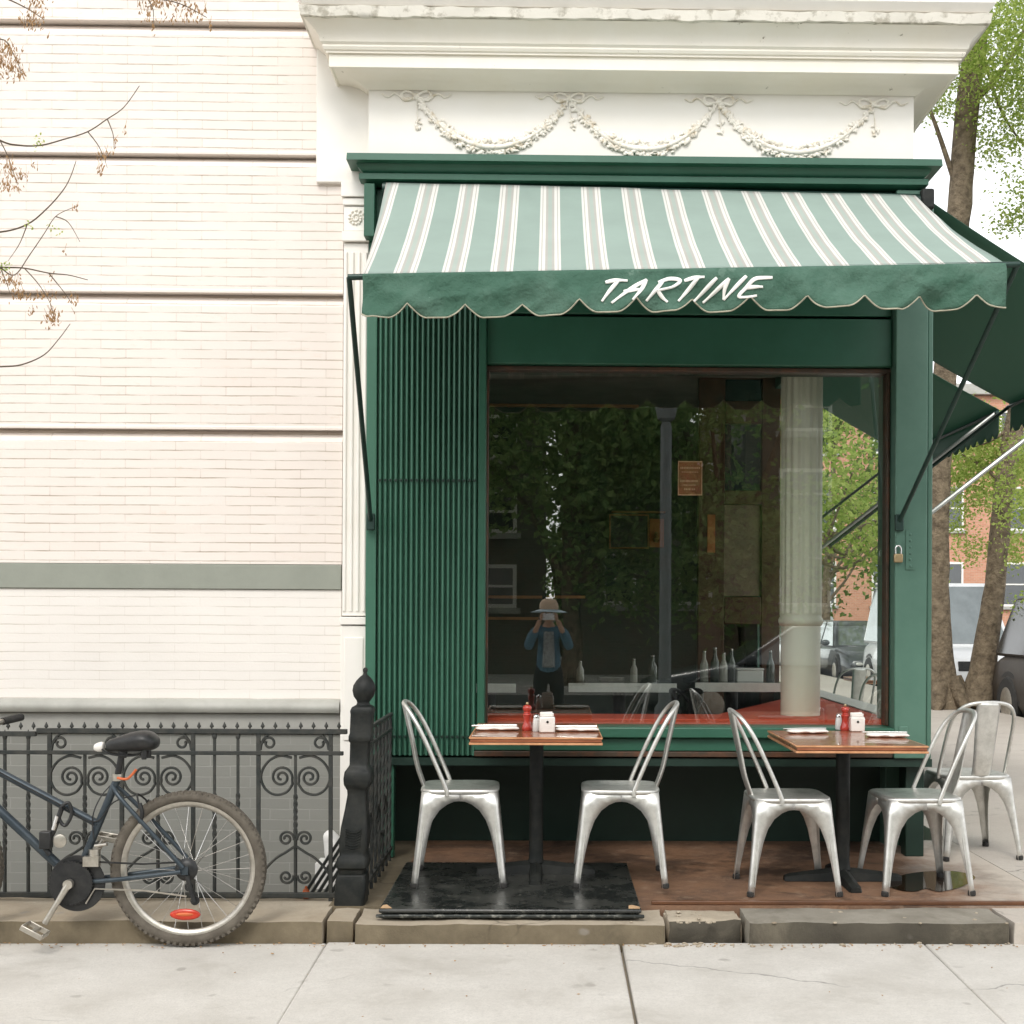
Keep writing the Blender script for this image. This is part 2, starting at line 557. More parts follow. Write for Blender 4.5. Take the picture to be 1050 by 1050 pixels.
m_concrete = concrete('sidewalk_concrete', (0.64, 0.615, 0.57), (0.50, 0.475, 0.43), spots=.6, stain=(0.40, 0.375, 0.33), scale=2.6)
m_step = concrete('old_step_concrete', (0.47, 0.41, 0.32), (0.33, 0.27, 0.195), scale=4, stain=(0.19, 0.15, 0.10))
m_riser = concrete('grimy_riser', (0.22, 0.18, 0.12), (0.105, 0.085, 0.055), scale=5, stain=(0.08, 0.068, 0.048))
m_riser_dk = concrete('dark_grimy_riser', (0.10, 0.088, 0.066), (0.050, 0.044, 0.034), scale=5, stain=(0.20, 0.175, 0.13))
m_kerbstone = concrete('weathered_kerb_stone', (0.33, 0.305, 0.255), (0.19, 0.17, 0.135), scale=5, stain=(0.13, 0.115, 0.085))
m_pave = concrete('pale_side_pavement', (0.56, 0.515, 0.455), (0.47, 0.42, 0.365))


def patio_mat():
    t = NT('worn_terracotta_floor')
    co = t.coord()
    a = t.ramp(t.noise(co, 3.2, 8, 0.7), ((0.32, 0.0), (0.68, 1.0)))
    col = t.mix(a, (0.275, 0.152, 0.088), (0.125, 0.074, 0.048))
    damp = t.ramp(t.noise(co, 1.7, 7, 0.7, 0.5), ((0.50, 0.0), (0.58, .75)))
    col = t.mix(damp, col, (0.060, 0.036, 0.024))
    b = t.ramp(t.noise(co, 9, 8, 0.78), ((0.54, 0.0), (0.66, .6)))
    col = t.mix(b, col, (0.36, 0.25, 0.17))
    sp = t.n('ShaderNodeSeparateXYZ')
    t.l(co, sp.inputs[0])
    edge = t.math('ADD', sp.outputs['X'], t.math('MULTIPLY', t.noise(co, 2.1, 6, 0.7), 1.3))
    g = t.ramp(t.math('MULTIPLY', edge, 0.2), ((0.50, 0.0), (0.60, 1.0)))
    col = t.mix(g, col, (0.52, 0.46, 0.39))
    t.base(col)
    t.set(t.math('ADD', t.math('MULTIPLY', a, 0.4), 0.4), 0, 0.5)
    t.bump(t.noise(co, 55, 5, 0.7), 0.5, 0.005)
    return t.m


m_patio = patio_mat()


def hatch_mat():
    t = NT('worn_black_steel_plate')
    co = t.coord()
    n = t.noise(co, 5, 8, 0.7)
    col = t.mix(t.ramp(n, ((0.4, 0.0), (0.7, 1.0))), (0.016, 0.018, 0.017), (0.055, 0.055, 0.048))
    sc = t.ramp(t.noise(co, 30, 8, 0.8), ((0.58, 0.0), (0.66, 1.0)))
    col = t.mix(t.math('MULTIPLY', sc, 0.7), col, (0.26, 0.25, 0.21))
    t.base(col)
    t.set(t.ramp(n, ((0.35, 0.16), (0.7, 0.5))), 0.0, 0.7)
    t.bump(t.noise(co, 30, 5), 0.35, 0.004)
    return t.m


m_hatch = hatch_mat()
m_hatch_edge = M('scraped_black_edge', (0.02, 0.024, 0.022), (0.24, 0.24, 0.21), 34, 0.5, 0.2, lo=0.52, hi=0.66)


def stripe_mat():
    t = NT('striped_awning_canvas')
    co = t.coord()
    sp = t.n('ShaderNodeSeparateXYZ')
    t.l(co, sp.inputs[0])
    fr = t.math('FRACT', t.math('MULTIPLY', t.math('ADD', sp.outputs['X'], 10.0 + 0.855 + 0.155), 1 / 0.2137))
    g = (0.282, 0.362, 0.322)
    g2 = (0.37, 0.43, 0.39)
    w = (0.66, 0.65, 0.61)
    be = (0.42, 0.41, 0.375)
    col = t.ramp(fr, ((0.0, g), (0.265, w), (0.315, be), (0.335, w), (0.40, be), (0.455, g2), (0.545, be), (0.60, w),
                      (0.665, be), (0.685, w), (0.735, g)), 'CONSTANT')
    d = t.ramp(t.noise(co, 3, 6), ((0.3, 0.90), (0.7, 1.0)))
    col = t.mix(1.0, col, d, 'MULTIPLY')
    t.base(col)
    t.set(0.85, 0, 0.2)
    t.bump(t.noise(co, 120, 2), 0.15, 0.002)
    return t.m


m_stripe = stripe_mat()
m_valance = M('dark_green_canvas', (0.046, 0.114, 0.078), (0.088, 0.165, 0.124), 4, 0.8, bump=0.9, bscale=11, bdist=0.03, lo=0.40, hi=0.66, spec=0.3, chip=(0.12, 0.20, 0.155), chipat=.66, chipscale=5)
m_piping = M('beige_piping', (0.42, 0.40, 0.30), None, 20, 0.8)



def glass_mat(name, tint=(0.96, 0.99, 0.97), f0=0.125):
    t = NT(name)
    lw = t.n('ShaderNodeLayerWeight')
    lw.inputs['Blend'].default_value = 0.5
    fac = t.math('ADD', t.math('MULTIPLY', t.math('POWER', lw.outputs['Facing'], 5.0), 0.9), f0)
    tr = t.n('ShaderNodeBsdfTransparent')
    tr.inputs['Color'].default_value = (*tint, 1)
    gl = t.n('ShaderNodeBsdfGlossy')
    gl.inputs['Roughness'].default_value = 0.0
    mx = t.n('ShaderNodeMixShader')
    t.l(fac, mx.inputs[0])
    t.l(tr.outputs[0], mx.inputs[1])
    t.l(gl.outputs[0], mx.inputs[2])
    t.l(mx.outputs[0], t.out.inputs['Surface'])
    return t.m


m_glass = glass_mat('window_glass')
m_car_glass = M('sky_reflecting_car_glass', (0.26, 0.29, 0.29), None, 3, 0.06, 0.65, bump=0, spec=0.8, rvar=.02)
m_win_glass = M('reflective_house_glass', (0.03, 0.04, 0.045), None, 3, 0.06, bump=0, spec=0.8)


def leaf_mat(name, c1, c2, trans=0.4):
    t = NT(name)
    geo = t.n('ShaderNodeNewGeometry')
    col = t.mix(geo.outputs['Random Per Island'], c1, c2)
    t.base(col)
    t.set(0.6, 0, 0.3)
    tl = t.n('ShaderNodeBsdfTranslucent')
    t.l(col, tl.inputs['Color'])
    mx = t.n('ShaderNodeMixShader')
    mx.inputs[0].default_value = trans
    t.l(t.b.outputs[0], mx.inputs[1])
    t.l(tl.outputs[0], mx.inputs[2])
    t.l(mx.outputs[0], t.out.inputs['Surface'])
    return t.m


m_leaf_fresh = leaf_mat('fresh_green_leaves', (0.26, 0.38, 0.07), (0.52, 0.60, 0.18), 0.55)
m_leaf_mid = leaf_mat('mid_green_leaves', (0.10, 0.18, 0.04), (0.24, 0.33, 0.08), 0.4)
m_leaf_dark = leaf_mat('dark_green_leaves', (0.16, 0.28, 0.09), (0.34, 0.46, 0.17), 0.5)


def paint(name, c, rough=0.3, metal=0.0):
    return M(name, c, tuple(x * 0.93 for x in c), 3, rough, metal, bump=0.0, coat=0.6, rvar=0.05)


m_side_canvas = leaf_mat('plain_green_canvas', (0.13, 0.235, 0.18), (0.13, 0.235, 0.18), 0.55)
m_car_white = paint('white_car_paint', (0.78, 0.79, 0.79))
m_car_brown = M('dark_taupe_car_paint', (0.062, 0.052, 0.043), (0.05, 0.042, 0.035), 3, 0.5, 0.0, bump=0, spec=.3)
m_car_glass_dk = M('tinted_car_glass', (0.03, 0.033, 0.033), None, 3, 0.15, 0.0, bump=0, spec=0.5, rvar=.02)
m_car_silver = paint('silver_car_paint', (0.52, 0.53, 0.52), 0.3, 0.6)
m_car_dark = paint('charcoal_car_paint', (0.035, 0.04, 0.045))
m_lamp = M('car_lamp_lens', (0.70, 0.68, 0.62), None, 5, 0.15, bump=0)
m_lamp_red = M('red_tail_lens', (0.45, 0.03, 0.02), None, 5, 0.2, bump=0)


def sweep_plan(mb, prof, path, closed_prof=True):
    """(outward, z) outline swept round a plan path of (x, y), mitred at its corners; outward = left of travel"""
    n = len(path)
    rings = []
    for i, (x, y) in enumerate(path):
        def nrm(a, b):
            d = V((b[0] - a[0], b[1] - a[1]))
            d.normalize()
            return V((d[1], -d[0]))
        if i == 0: o = nrm(path[0], path[1])
        elif i == n - 1: o = nrm(path[-2], path[-1])
        else:
            a, b = nrm(path[i - 1], path[i]), nrm(path[i], path[i + 1])
            o = (a + b) / (1 + a.dot(b))
        rings.append([mb.bm.verts.new((x + o[0] * q, y + o[1] * q, z)) for q, z in prof])
    m = len(prof)
    for a, b in zip(rings, rings[1:]):
        for k in range(m):
            k2 = (k + 1) % m
            mb.bm.faces.new([a[k], a[k2], b[k2], b[k]])
    mb.bm.faces.new(rings[0])
    mb.bm.faces.new(rings[-1][::-1])
    return mb


# ================================================================== SETTING
AX0, AX1, AY0, AY1 = -9.0, -0.985, 5.97, 6.985     # the sunken area before the townhouse
ground_z = -0.13
mb = MB()
xs = [-900, AX0, AX1, 900]
ys = [-900, AY0, AY1, 900]
for i in range(3):
    for j in range(3):
        if (i, j) == (1, 1): continue
        mb.quad((xs[i], ys[j], ground_z), (xs[i + 1], ys[j], ground_z), (xs[i + 1], ys[j + 1], ground_z), (xs[i], ys[j + 1], ground_z))
bmesh.ops.remove_doubles(mb.bm, verts=mb.bm.verts[:], dist=1e-4)
struct(mb.done('road', m_asphalt, smooth=0))

mb = MB()
mb.quad((AX0, AY0, -1.1), (AX1, AY0, -1.1), (AX1, AY1, -1.1), (AX0, AY1, -1.1))
mb.quad((AX0, AY0, -1.1), (AX0, AY0, ground_z), (AX1, AY0, ground_z), (AX1, AY0, -1.1))
mb.quad((AX1, AY0, -1.1), (AX1, AY0, .09), (AX1, AY1, .09), (AX1, AY1, -1.1))
struct(mb.done('sunken_area', m_step, smooth=0, fix=False))

# sidewalk slabs with open joints
mb = MB()
jx = [-9.75, -8.5, -7.25, -6.0, -4.75, -3.7, -2.5, -0.94, 0.315, 1.62, 2.9, 4.2, 5.45, 7.2]
jy = [-2.5, -1.2, 0.15, 1.5, 2.85, 4.2, 5.52]
for i in range(len(jx) - 1):
    for j in range(len(jy) - 1):
        g = 0.0025
        dz = 0.004 * rng.uniform(-1, 1)
        wj = {.315: .006, -.94: .0008}
        gl, gr_ = wj.get(jx[i], g), wj.get(jx[i + 1], g)
        a, b, c, d = (jx[i] + gl, jy[j] + g), (jx[i + 1] - gr_, jy[j] + g), (jx[i + 1] - gr_, jy[j + 1] - g), (jx[i] + gl, jy[j + 1] - g)
        # the joints are not quite square to the shop
        sk = lambda p: V((p[0] - 0.10 * (5.5 - p[1]) * (p[0] / 3.0) * 0.55, p[1], -0.12))
        mb.prism([sk(a), sk(b), sk(c), sk(d)], (0, 0, 0.12 + dz))
sw = struct(mb.done('sidewalk', m_concrete, bevel=0.008))
bx('sidewalk_bed', m_step, None, (-9.7, -2.45, -0.125), (7.1, 5.5, -0.035), bevel=None)['kind'] = 'structure'

# side street pavement to the right of the shop
PZ = 0.10
SX = X(958, 6.9, 500)           # outer face of the shop's side wall
mb = MB()
mb.box((2.36, 5.80, -0.12), (6.25, 60, PZ))
struct(mb.done('side_pavement', m_pave, smooth=0))
mb = MB()
mb.box((-0.722, 5.78, -0.12), (2.356, 7.50, PZ))
struct(mb.done('patio_floor', m_patio, smooth=0))
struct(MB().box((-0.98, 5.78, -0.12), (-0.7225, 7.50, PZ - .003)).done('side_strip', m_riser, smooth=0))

# kerb and steps along the front
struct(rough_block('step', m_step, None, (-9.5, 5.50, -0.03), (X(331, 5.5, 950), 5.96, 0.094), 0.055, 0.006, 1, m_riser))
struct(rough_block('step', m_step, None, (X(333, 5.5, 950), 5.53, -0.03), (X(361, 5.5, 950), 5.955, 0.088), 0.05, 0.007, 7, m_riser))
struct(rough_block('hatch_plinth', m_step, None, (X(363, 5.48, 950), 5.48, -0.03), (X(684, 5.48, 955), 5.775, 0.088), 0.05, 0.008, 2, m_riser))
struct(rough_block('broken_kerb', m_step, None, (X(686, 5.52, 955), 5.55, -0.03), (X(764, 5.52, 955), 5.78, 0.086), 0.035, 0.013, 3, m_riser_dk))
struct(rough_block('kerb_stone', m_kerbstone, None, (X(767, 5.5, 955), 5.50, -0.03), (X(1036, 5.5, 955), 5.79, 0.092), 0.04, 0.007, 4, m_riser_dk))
struct(rough_block('kerb_stone', m_pave, None, (X(1039, 5.5, 955), 5.50, -0.03), (6.2, 5.795, 0.095), 0.08, 0.005, 5))
# rubble where the kerb has broken away
mb = MB()
for i in range(90):
    px = rng.gauss(700, 28) if i < 50 else rng.uniform(680, 1040)
    py_ = rng.uniform(5.44, 5.52) if rng.random() < .6 else rng.uniform(5.5, 5.75)
    z = 0.002 if py_ < 5.5 else 0.088
    s = rng.uniform(0.003, 0.011)
    mb.ico((X(px, py_, 955), py_, z + s * 0.4), s, 1, (rng.uniform(.7, 1.6), rng.uniform(.7, 1.3), .6))
tag(mb.done('rubble', m_step), kind='stuff')
mb = MB()
for i in range(300):
    if i < 260:
        x_, y_ = rng.uniform(-2.6, 2.6), 5.49 - abs(rng.gauss(0, .035))
    else:
        x_, y_ = rng.uniform(-2.6, 2.6), 5.5 - 1.1 * rng.random() ** 2
    s_ = rng.uniform(.0016, .0048)
    mb.ico((x_, y_, .004 + s_ * .3), s_, 1, (rng.uniform(.8, 2.4), rng.uniform(.6, 1.4), .5), Matrix.Rotation(rng.uniform(0, 3), 3, 'Z'))
tag(mb.done('litter', m_seed), kind='stuff')
# thin timber strip at the back edge of the kerb
mb = MB()
mb.box((X(668, 5.80, 925), 5.797, 0.101), (2.9, 5.822, 0.118))
struct(mb.done('floor_edge_strip', m_int_wood, bevel=0.003))
mb = MB()
pud = [(905, 905), (930, 896), (960, 893), (985, 894), (1000, 899), (992, 906), (980, 911), (962, 914), (950, 911), (938, 914), (920, 912)]
outl = []
for p in smooth_path([CAM + (P(a, b, 6) - CAM) * ((1.4 - PZ - 0.004) / (1.4 - P(a, b, 6).z)) for a, b in pud + pud[:1]], 4)[:-1]:
    outl.append(V((p.x, p.y, PZ + 0.004)))
mb.bm.faces.new([mb.bm.verts.new(p) for p in outl])
m_water = M('still_dirty_water', (0.028, 0.017, 0.010), None, 3, 0.06, bump=0, rvar=0.01)
struct(mb.done('puddle', m_water, smooth=0))

# ================================================================== WHITE TOWNHOUSE
WY = 7.0
th = thing('townhouse', 'cream painted brick townhouse wall with horizontal grooves and a grey band', 'house', (-4.5, 9, 0))
gz = [(Z(446, WY, 200), Z(440, WY, 200)), (Z(306, WY, 200), Z(300, WY, 200)), (Z(163, WY, 200), Z(158, WY, 200)), (Z(28, WY, 200), Z(22, WY, 200))]
zb_top, zb_bot = Z(578, WY, 200), Z(604, WY, 200)
WX1 = X(351, WY, 450)
WXU = X(324, WY, 100)
rec = 0.045
prof = [(WY, zb_top)]
for lo, hi in gz:
    prof += [(WY, lo - 0.040), (WY + 0.016, lo - 0.012), (WY + 0.040, lo + .008), (WY + 0.075, hi + 0.004), (WY - 0.006, hi), (WY - .006, hi + .012), (WY, hi + 0.020)]
prof += [(WY, 6.2), (WY + rec, 6.2), (WY + rec, 6.24), (WY, 6.24), (WY, 11), (WY + 0.5, 11), (WY + 0.5, zb_top)]
MB().profile_x(prof, -9.0, WX1).done('upper_wall', m_brick, th, smooth=0)
MB().profile_x([(WY - 0.012, zb_bot), (WY - 0.012, zb_top - .003), (WY + 0.3, zb_top - .003), (WY + 0.3, zb_bot)], -9.0, WX1).done('stone_band', m_band, th, bevel=0.004)
zl_top, zl_bot = Z(717, 6.95, 200), Z(731, 6.93, 200)
MB().profile_x([(WY, zl_top - .01), (WY, zb_bot - .002), (WY + 0.4, zb_bot - .002), (WY + 0.4, zl_top - .01)], -9.0, WX1).done('lower_wall', m_brick_low, th, smooth=0)
MB().profile_x([(WY - .002, zl_top), (WY - 0.045, zl_top - 0.012), (WY - 0.062, zl_top - 0.032), (WY - 0.064, zl_top - .052), (WY - 0.05, zl_bot),
                (WY + .2, zl_bot), (WY + .2, zl_top)], -9.0, WX1).done('ledge', m_ledge, th, smooth=50)
zs_bot = Z(752, WY, 200)
MB().profile_x([(WY - 0.018, zs_bot), (WY - 0.018, zl_bot - .004), (WY + 0.3, zl_bot - .004), (WY + 0.3, zs_bot)], -9.0, WX1).done('plinth_strip', m_strip, th, bevel=0.004)
MB().profile_x([(WY, -1.2), (WY, zs_bot - .004), (WY + 0.4, zs_bot - .004), (WY + 0.4, -1.2)], -9.0, WX1).done('basement_wall', m_brick_grey, th, smooth=0)
bx('house_body', m_brick, th, (-9.0, WY + 0.5, -1.2), (WX1 - .004, 13.5, 11.0), bevel=None)

# ================================================================== CORNER SHOP
YF = 6.90
XL = X(378, YF, 120)
XR = X(937, YF, 120)
XLS = X(375, YF, 500)
sh = thing('corner_restaurant', 'green shopfront with white cornice on the street corner under the striped awning', 'building', (0.5, 9.5, 0))
# --- entablature
zf0, zf1 = Z(163, YF), Z(95, YF)
cor = [(-0.06, zf1 + .012), (0.0, zf1), (0.012, zf1 - .004), (0.03, zf1 + 0.012), (0.06, zf1 + 0.03), (0.11, zf1 + 0.045), (0.165, zf1 + .050),
       (0.172, Z(73, 6.72)), (0.182, Z(72, 6.72)), (0.182, Z(58.5, 6.72)), (0.196, Z(58, 6.71)), (0.196, Z(56, 6.71)), (0.205, Z(54.5, 6.7)), (0.212, Z(51, 6.69)), (0.21, Z(49, 6.69)),
       (0.222, Z(46, 6.68)), (0.228, Z(40, 6.67)), (0.245, Z(33, 6.65)), (0.27, Z(27, 6.63)), (0.292, Z(22, 6.61)),
       (0.296, Z(21, 6.60)), (-0.06, Z(21, 6.60))]
path = [(XL, 6.985), (XL, YF), (XR, YF), (XR, 13.0)]
cornice = sweep_plan(MB(), cor, path).done('cornice', m_white, sh, smooth=28)
zt = Z(21, 6.60)
mb = MB()
zt2 = zt + 0.052
sweep_plan(mb, [(0.296, zt + .001), (0.308, zt + .004), (0.311, zt + .020), (0.316, zt2), (-0.06, zt2), (-0.06, zt + .001)], path)
# a ragged metal edge
bmesh.ops.subdivide_edges(mb.bm, edges=[e for e in mb.bm.edges if e.calc_length() > 1.5], cuts=90)
for v in mb.bm.verts:
    if v.co.y < YF - 0.28:
        v.co.z += 0.008 * noise.noise(v.co * 9) + 0.006 * noise.noise(v.co * 31)
        v.co.y += 0.006 * noise.noise(v.co * 17)
mb.done('cornice_drip', m_drip, cornice, smooth=50)
sweep_plan(MB(), [(0.30, zt2 + .012), (0.33, zt2 + .05), (0.33, zt2 + 0.30), (0.1, zt2 + .42), (-0.06, zt2 + 0.42), (-0.06, zt2 + .012)], path).done('cornice_cap', m_white_clean, cornice, smooth=30)
frieze = MB().box((XL, YF, zf0), (XR, 7.2, zf1 + .010)).done('frieze', m_white_clean, sh, smooth=0)
MB().box((XR - .2, 7.204, zf0), (XR - .002, 12.9, zf1 + .008)).done('side_frieze', m_white_clean, sh, smooth=0)


# --- garlands on the frieze: bows, swags, drops
def blob_leaf(mb, c, s, rg):
    m = Matrix.Rotation(rg.uniform(0, PI), 3, 'Y')
    mb.ico((c.x, c.y, c.z), s, 1, (1.3, 0.38, 0.75), m)


bow_px = [(427, 99), (584, 101), (737, 104), (896, 107)]
yb = YF - 0.006
rg = random.Random(3)
for i, (bxp, byp) in enumerate(bow_px):
    c = P(bxp, byp, yb)
    mb = MB()
    for s in (-1, 1):
        loop = [c + V((s * a, -0.004 * (k % 2), b)) for k, (a, b) in enumerate([(0, 0), (.03, .022), (.06, .028), (.078, .012), (.062, -.010), (.03, -.012), (0, -.002)])]
        mb.tube(smooth_path(loop, 4), 0.0075, 6, flat=0.8)
        tail = [c + V((s * a, 0, b)) for a, b in [(.01, -.005), (.06, -.020), (.09, .004), (.12, .016), (.15, -.004), (.185, .012)]]
        mb.tube(smooth_path(tail, 4), lambda t: 0.0085 - 0.005 * t, 6)
    mb.ball(c, 0.017, (1, .7, 1), 10, 8)
    dr = [c + V((.002 * k, 0, -0.02 - .024 * k)) for k in range(6)]
    mb.tube(dr, 0.003, 6)
    for k in range(7):
        blob_leaf(mb, dr[-1] + V((rg.uniform(-.018, .018), 0, rg.uniform(-.03, .03))), rg.uniform(.007, .012), rg)
    mb.done('bow', m_garland, frieze, smooth=60)
for i in range(3):
    a, b = P(*bow_px[i], yb), P(*bow_px[i + 1], yb)
    mb = MB()
    n = 46
    core = []
    for k in range(n + 1):
        t = k / n
        p = a.lerp(b, t)
        p.z -= 0.268 * (1 - (2 * t - 1) ** 2) ** 0.9
        core.append(p)
    wd = lambda t: 0.009 + 0.022 * math.sin(PI * t) ** 1.5
    mb.tube(core, lambda t: wd(t) * .55, 8)
    for k in range(420):
        t = rg.betavariate(1.35, 1.35)
        p = core[int(t * n)].copy()
        w = wd(t) * 1.25
        p += V((rg.uniform(-w, w), -abs(rg.gauss(0, .12)) * w, rg.uniform(-w, w)))
        blob_leaf(mb, p, rg.uniform(.008, .016), rg)
    mb.done('swag', m_garland, frieze, smooth=60)

# --- green moulding below the frieze
gm_z = [Z(160, 6.8), Z(167, 6.8), Z(173, 6.83), Z(181, 6.86), Z(188, 6.88), zf0]
GX1 = X(940, YF, 180)
sweep_plan(MB(), [(-.05, gm_z[0] + .004), (0.105, gm_z[0]), (0.108, gm_z[1]), (0.062, gm_z[1] - .003), (0.055, gm_z[2]), (0.030, gm_z[3] + .01), (0.05, gm_z[3]), (0.05, gm_z[4]), (0.0, gm_z[4] - .012), (-.05, gm_z[4] - .012)],
           [(XLS + .012, 6.985), (XLS + .012, YF), (GX1, YF), (GX1, 12.9)]).done('green_moulding', m_green, sh, smooth=28)
hz0, hz1 = Z(374, 6.95), gm_z[4] - .016
XC0, XC1 = X(917, 6.9, 500), X(950, 6.9, 500)       # corner pillar
bx('fascia_board', m_green, sh, (XLS + .004, 6.955, Z(322, 6.95)), (XC0 - .003, 7.12, hz1), .005)
bx('header', m_green, sh, (X(499, 6.95, 350), 6.945, hz0), (XC0 - .003, 7.10, Z(325, 6.95)), .006)
bx('bracket_board', m_green, sh, (XLS - .012, 6.86, Z(247, 6.9)), (XLS + .045, 6.953, hz1 - .004), .004)
mb = MB().box((XC0, 6.88, Z(777, 6.88)), (XC1, 7.25, hz1 - .002))
pillar = mb.done('corner_pillar', m_green_lt, sh, bevel=0.006)
bx('pillar_edge', m_green_lt, pillar, (XC1 + .014, 6.93, Z(777, 6.93)), (SX, 7.32, hz1 - .004), .006)
bx('pillar_joint', m_green_dk, pillar, (XC1 + .001, 6.96, Z(776, 6.93)), (XC1 + .013, 7.3, hz1 - .006), None)
mb = MB()
for k in range(6):
    p = P(933.5, 548 + 6.5 * k, 6.872)
    mb.ico(p, 0.008, 2, (1, .6, 1))
q0, q1 = P(929, 584, 6.87), P(938, 544, 6.87)
mb.box((q0.x, 6.873, q0.z), (q1.x, 6.881, q1.z))
mb.done('hasp', m_green_lt, pillar, smooth=40)
bx('corner_plate', m_green_lt, pillar, tuple(P(922, 757, 6.872)), tuple(P(931, 745, 6.872) + V((0, .012, 0))), .003)

# --- concertina shutter at the left
sx0, sx1 = X(387, 6.92, 500), X(489, 6.92, 550)
sz0, sz1 = Z(775, 6.92), Z(316, 6.92)
nr = 19
pts = []
per = (sx1 - sx0) / nr
for k in range(nr):
    x = sx0 + per * k
    d_ = .004 * rng.uniform(-1, 1)
    pts += [(x, 6.938), (x + per * .22, 6.938), (x + per * .30, 6.912 + d_), (x + per * .45, 6.902 + d_), (x + per * .68, 6.900 + d_), (x + per * .86, 6.908 + d_), (x + per * .94, 6.938)]
pts += [(sx1, 6.938), (sx1, 6.955), (sx0, 6.955)]
mb = MB().prism([V((x, y, sz0)) for x, y in pts], (0, 0, sz1 - sz0))
shutter = mb.done('folding_shutter', m_shutter, sh, smooth=50)
bx('shutter_stile', m_shutter, shutter, (XLS + .002, 6.898, sz0), (sx0 - .003, 6.956, sz1), .004)
for zz in (Z(494, 6.9), Z(756, 6.9)):
    mb = MB()
    for k in range(nr):
        x = sx0 + per * (k + .58)
        mb.box((x - per * .30, 6.893, zz - .006), (x + per * .30, 6.899, zz + .006))
        mb.ico((x, 6.893, zz), .005, 1)
    mb.done('rivet_row', m_green_dk, shutter, smooth=30)
bx('window_jamb', m_green, sh, (X(490, 6.93, 550), 6.905, sz0), (X(500, 6.93, 400) - .006, 7.09, Z(325, 6.95)), .005)

# --- window
m_notice = M('dark_orange_notice', (0.30, 0.085, 0.03), (0.22, 0.06, 0.025), 12, 0.6)
m_print = M('pale_orange_print', (0.62, 0.34, 0.20), None, 12, 0.6)
gx0, gx1 = X(499, 7.02, 450), X(908, 7.02, 550)
wz0, wz1 = Z(743, 7.0), hz0 - .003
wf = MB()
tw = 0.028
wf.box((gx0, 6.985, wz1 - .024), (gx1 + .04, 7.06, wz1))
wf.box((gx0 - .02, 6.985, wz0), (gx0 + .012, 7.06, wz1 - .026))
wf.box((gx1 - .006, 6.975, wz0), (XC0 - .004, 7.07, wz1 - .026))
win = wf.done('window_frame', m_wood_trim, sh, bevel=0.004)
MB().box((gx0 + .013, 7.020, wz0 + .001), (gx1 - .007, 7.026, wz1 - .025)).done('pane', m_glass, win, smooth=0)
# notice painted on the pane (its print is too small to read in the photograph)
p0, p1 = P(695, 508, 7.034), P(720, 473, 7.034)
nt = MB().box((p0.x, 7.030, p0.z), (p1.x, 7.034, p1.z)).done('notice_panel', m_notice, win, smooth=0)
mb = MB()
w_, h_ = p1.x - p0.x, p1.z - p0.z
for u0_, u1_, v_, t_ in ((.10, .92, .80, .05), (.16, .84, .68, .03), (.10, .82, .42, .06), (.2, .75, .30, .03), (.26, .72, .18, .05)):
    u = u0_
    while u < u1_:
        du = rg.uniform(.025, .06)
        mb.box((p0.x + w_ * u, 7.0275, p0.z + h_ * (v_ - t_ / 2)), (p0.x + w_ * min(u + du, u1_), 7.0295, p0.z + h_ * (v_ + t_ / 2)))
        u += du + .022
for a, b in (((0, 0), (1, .03)), ((0, .97), (1, 1)), ((0, .031), (.03, .969)), ((.97, .031), (1, .969))):
    mb.box((p0.x + w_ * a[0], 7.0275, p0.z + h_ * a[1]), (p0.x + w_ * b[0], 7.0295, p0.z + h_ * b[1]))
mb.done('notice_print', m_print, nt, smooth=0)

# --- sill and recess below
sl0 = X(486, 6.87, 750)
bx('sill', m_green, sh, (sl0, 6.86, Z(757, 6.86)), (XC0 - .003, 7.10, wz0 - .002), .008)
bx('sill_apron', m_green, sh, (sl0, 6.895, Z(770, 6.89)), (XC0 - .004, 7.10, Z(757, 6.86) - .003), .004)
bx('sill_trim', m_wood_trim, sh, (sl0, 6.885, Z(776, 6.89)), (XC0 - .005, 7.10, Z(770, 6.89) - .003), .003)
zr = Z(777, 6.89)
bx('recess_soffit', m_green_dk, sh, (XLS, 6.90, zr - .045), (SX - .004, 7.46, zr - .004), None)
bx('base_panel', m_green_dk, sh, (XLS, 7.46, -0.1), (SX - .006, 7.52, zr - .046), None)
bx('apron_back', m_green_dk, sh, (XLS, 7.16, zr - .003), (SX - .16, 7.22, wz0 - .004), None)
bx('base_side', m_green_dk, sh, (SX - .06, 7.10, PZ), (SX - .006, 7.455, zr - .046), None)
bx('base_post', m_green, sh, (X(391, 6.93, 830), 6.92, PZ), (X(404, 6.93, 830), 6.99, zr - .046), .005)
bx('base_post', m_green_dk, sh, (X(929, 6.98, 840), 6.99, PZ), (X(948, 6.98, 840), 7.08, zr - .046), .005)

# --- white corner pilaster between house and shop
PY = 6.96
bx('wall_block', m_white_clean, sh, (X(324.5, 6.975, 130), 6.968, Z(190, 6.97)), (XL + .1, 7.2, zt2 + .3), .004)
px0, px1 = X(351.5, PY, 450), X(377, PY, 450)
pil = bx('pilaster', m_white_clean, sh, (px0, PY, Z(633, PY)), (px1, 7.2, Z(252, PY)), .004)
mb = MB()
for k in range(4):
    xa = px0 + .014 + k * (px1 - px0 - .028) / 3
    mb.tube([V((xa, PY - .002, Z(628, PY))), V((xa, PY - .002, Z(262, PY)))], .009, 8)
mb.done('fluting', m_white_clean, pil, smooth=60)
mb = MB()
mb.box((px0 - .012, PY - .03, Z(206, PY)), (px1 + .01, 7.19, Z(191, PY)))
mb.box((px0 - .004, PY - .018, Z(214, PY)), (px1, 7.19, Z(207, PY)))
mb.box((px0, PY - .008, Z(240, PY)), (px1, 7.19, Z(215, PY)))
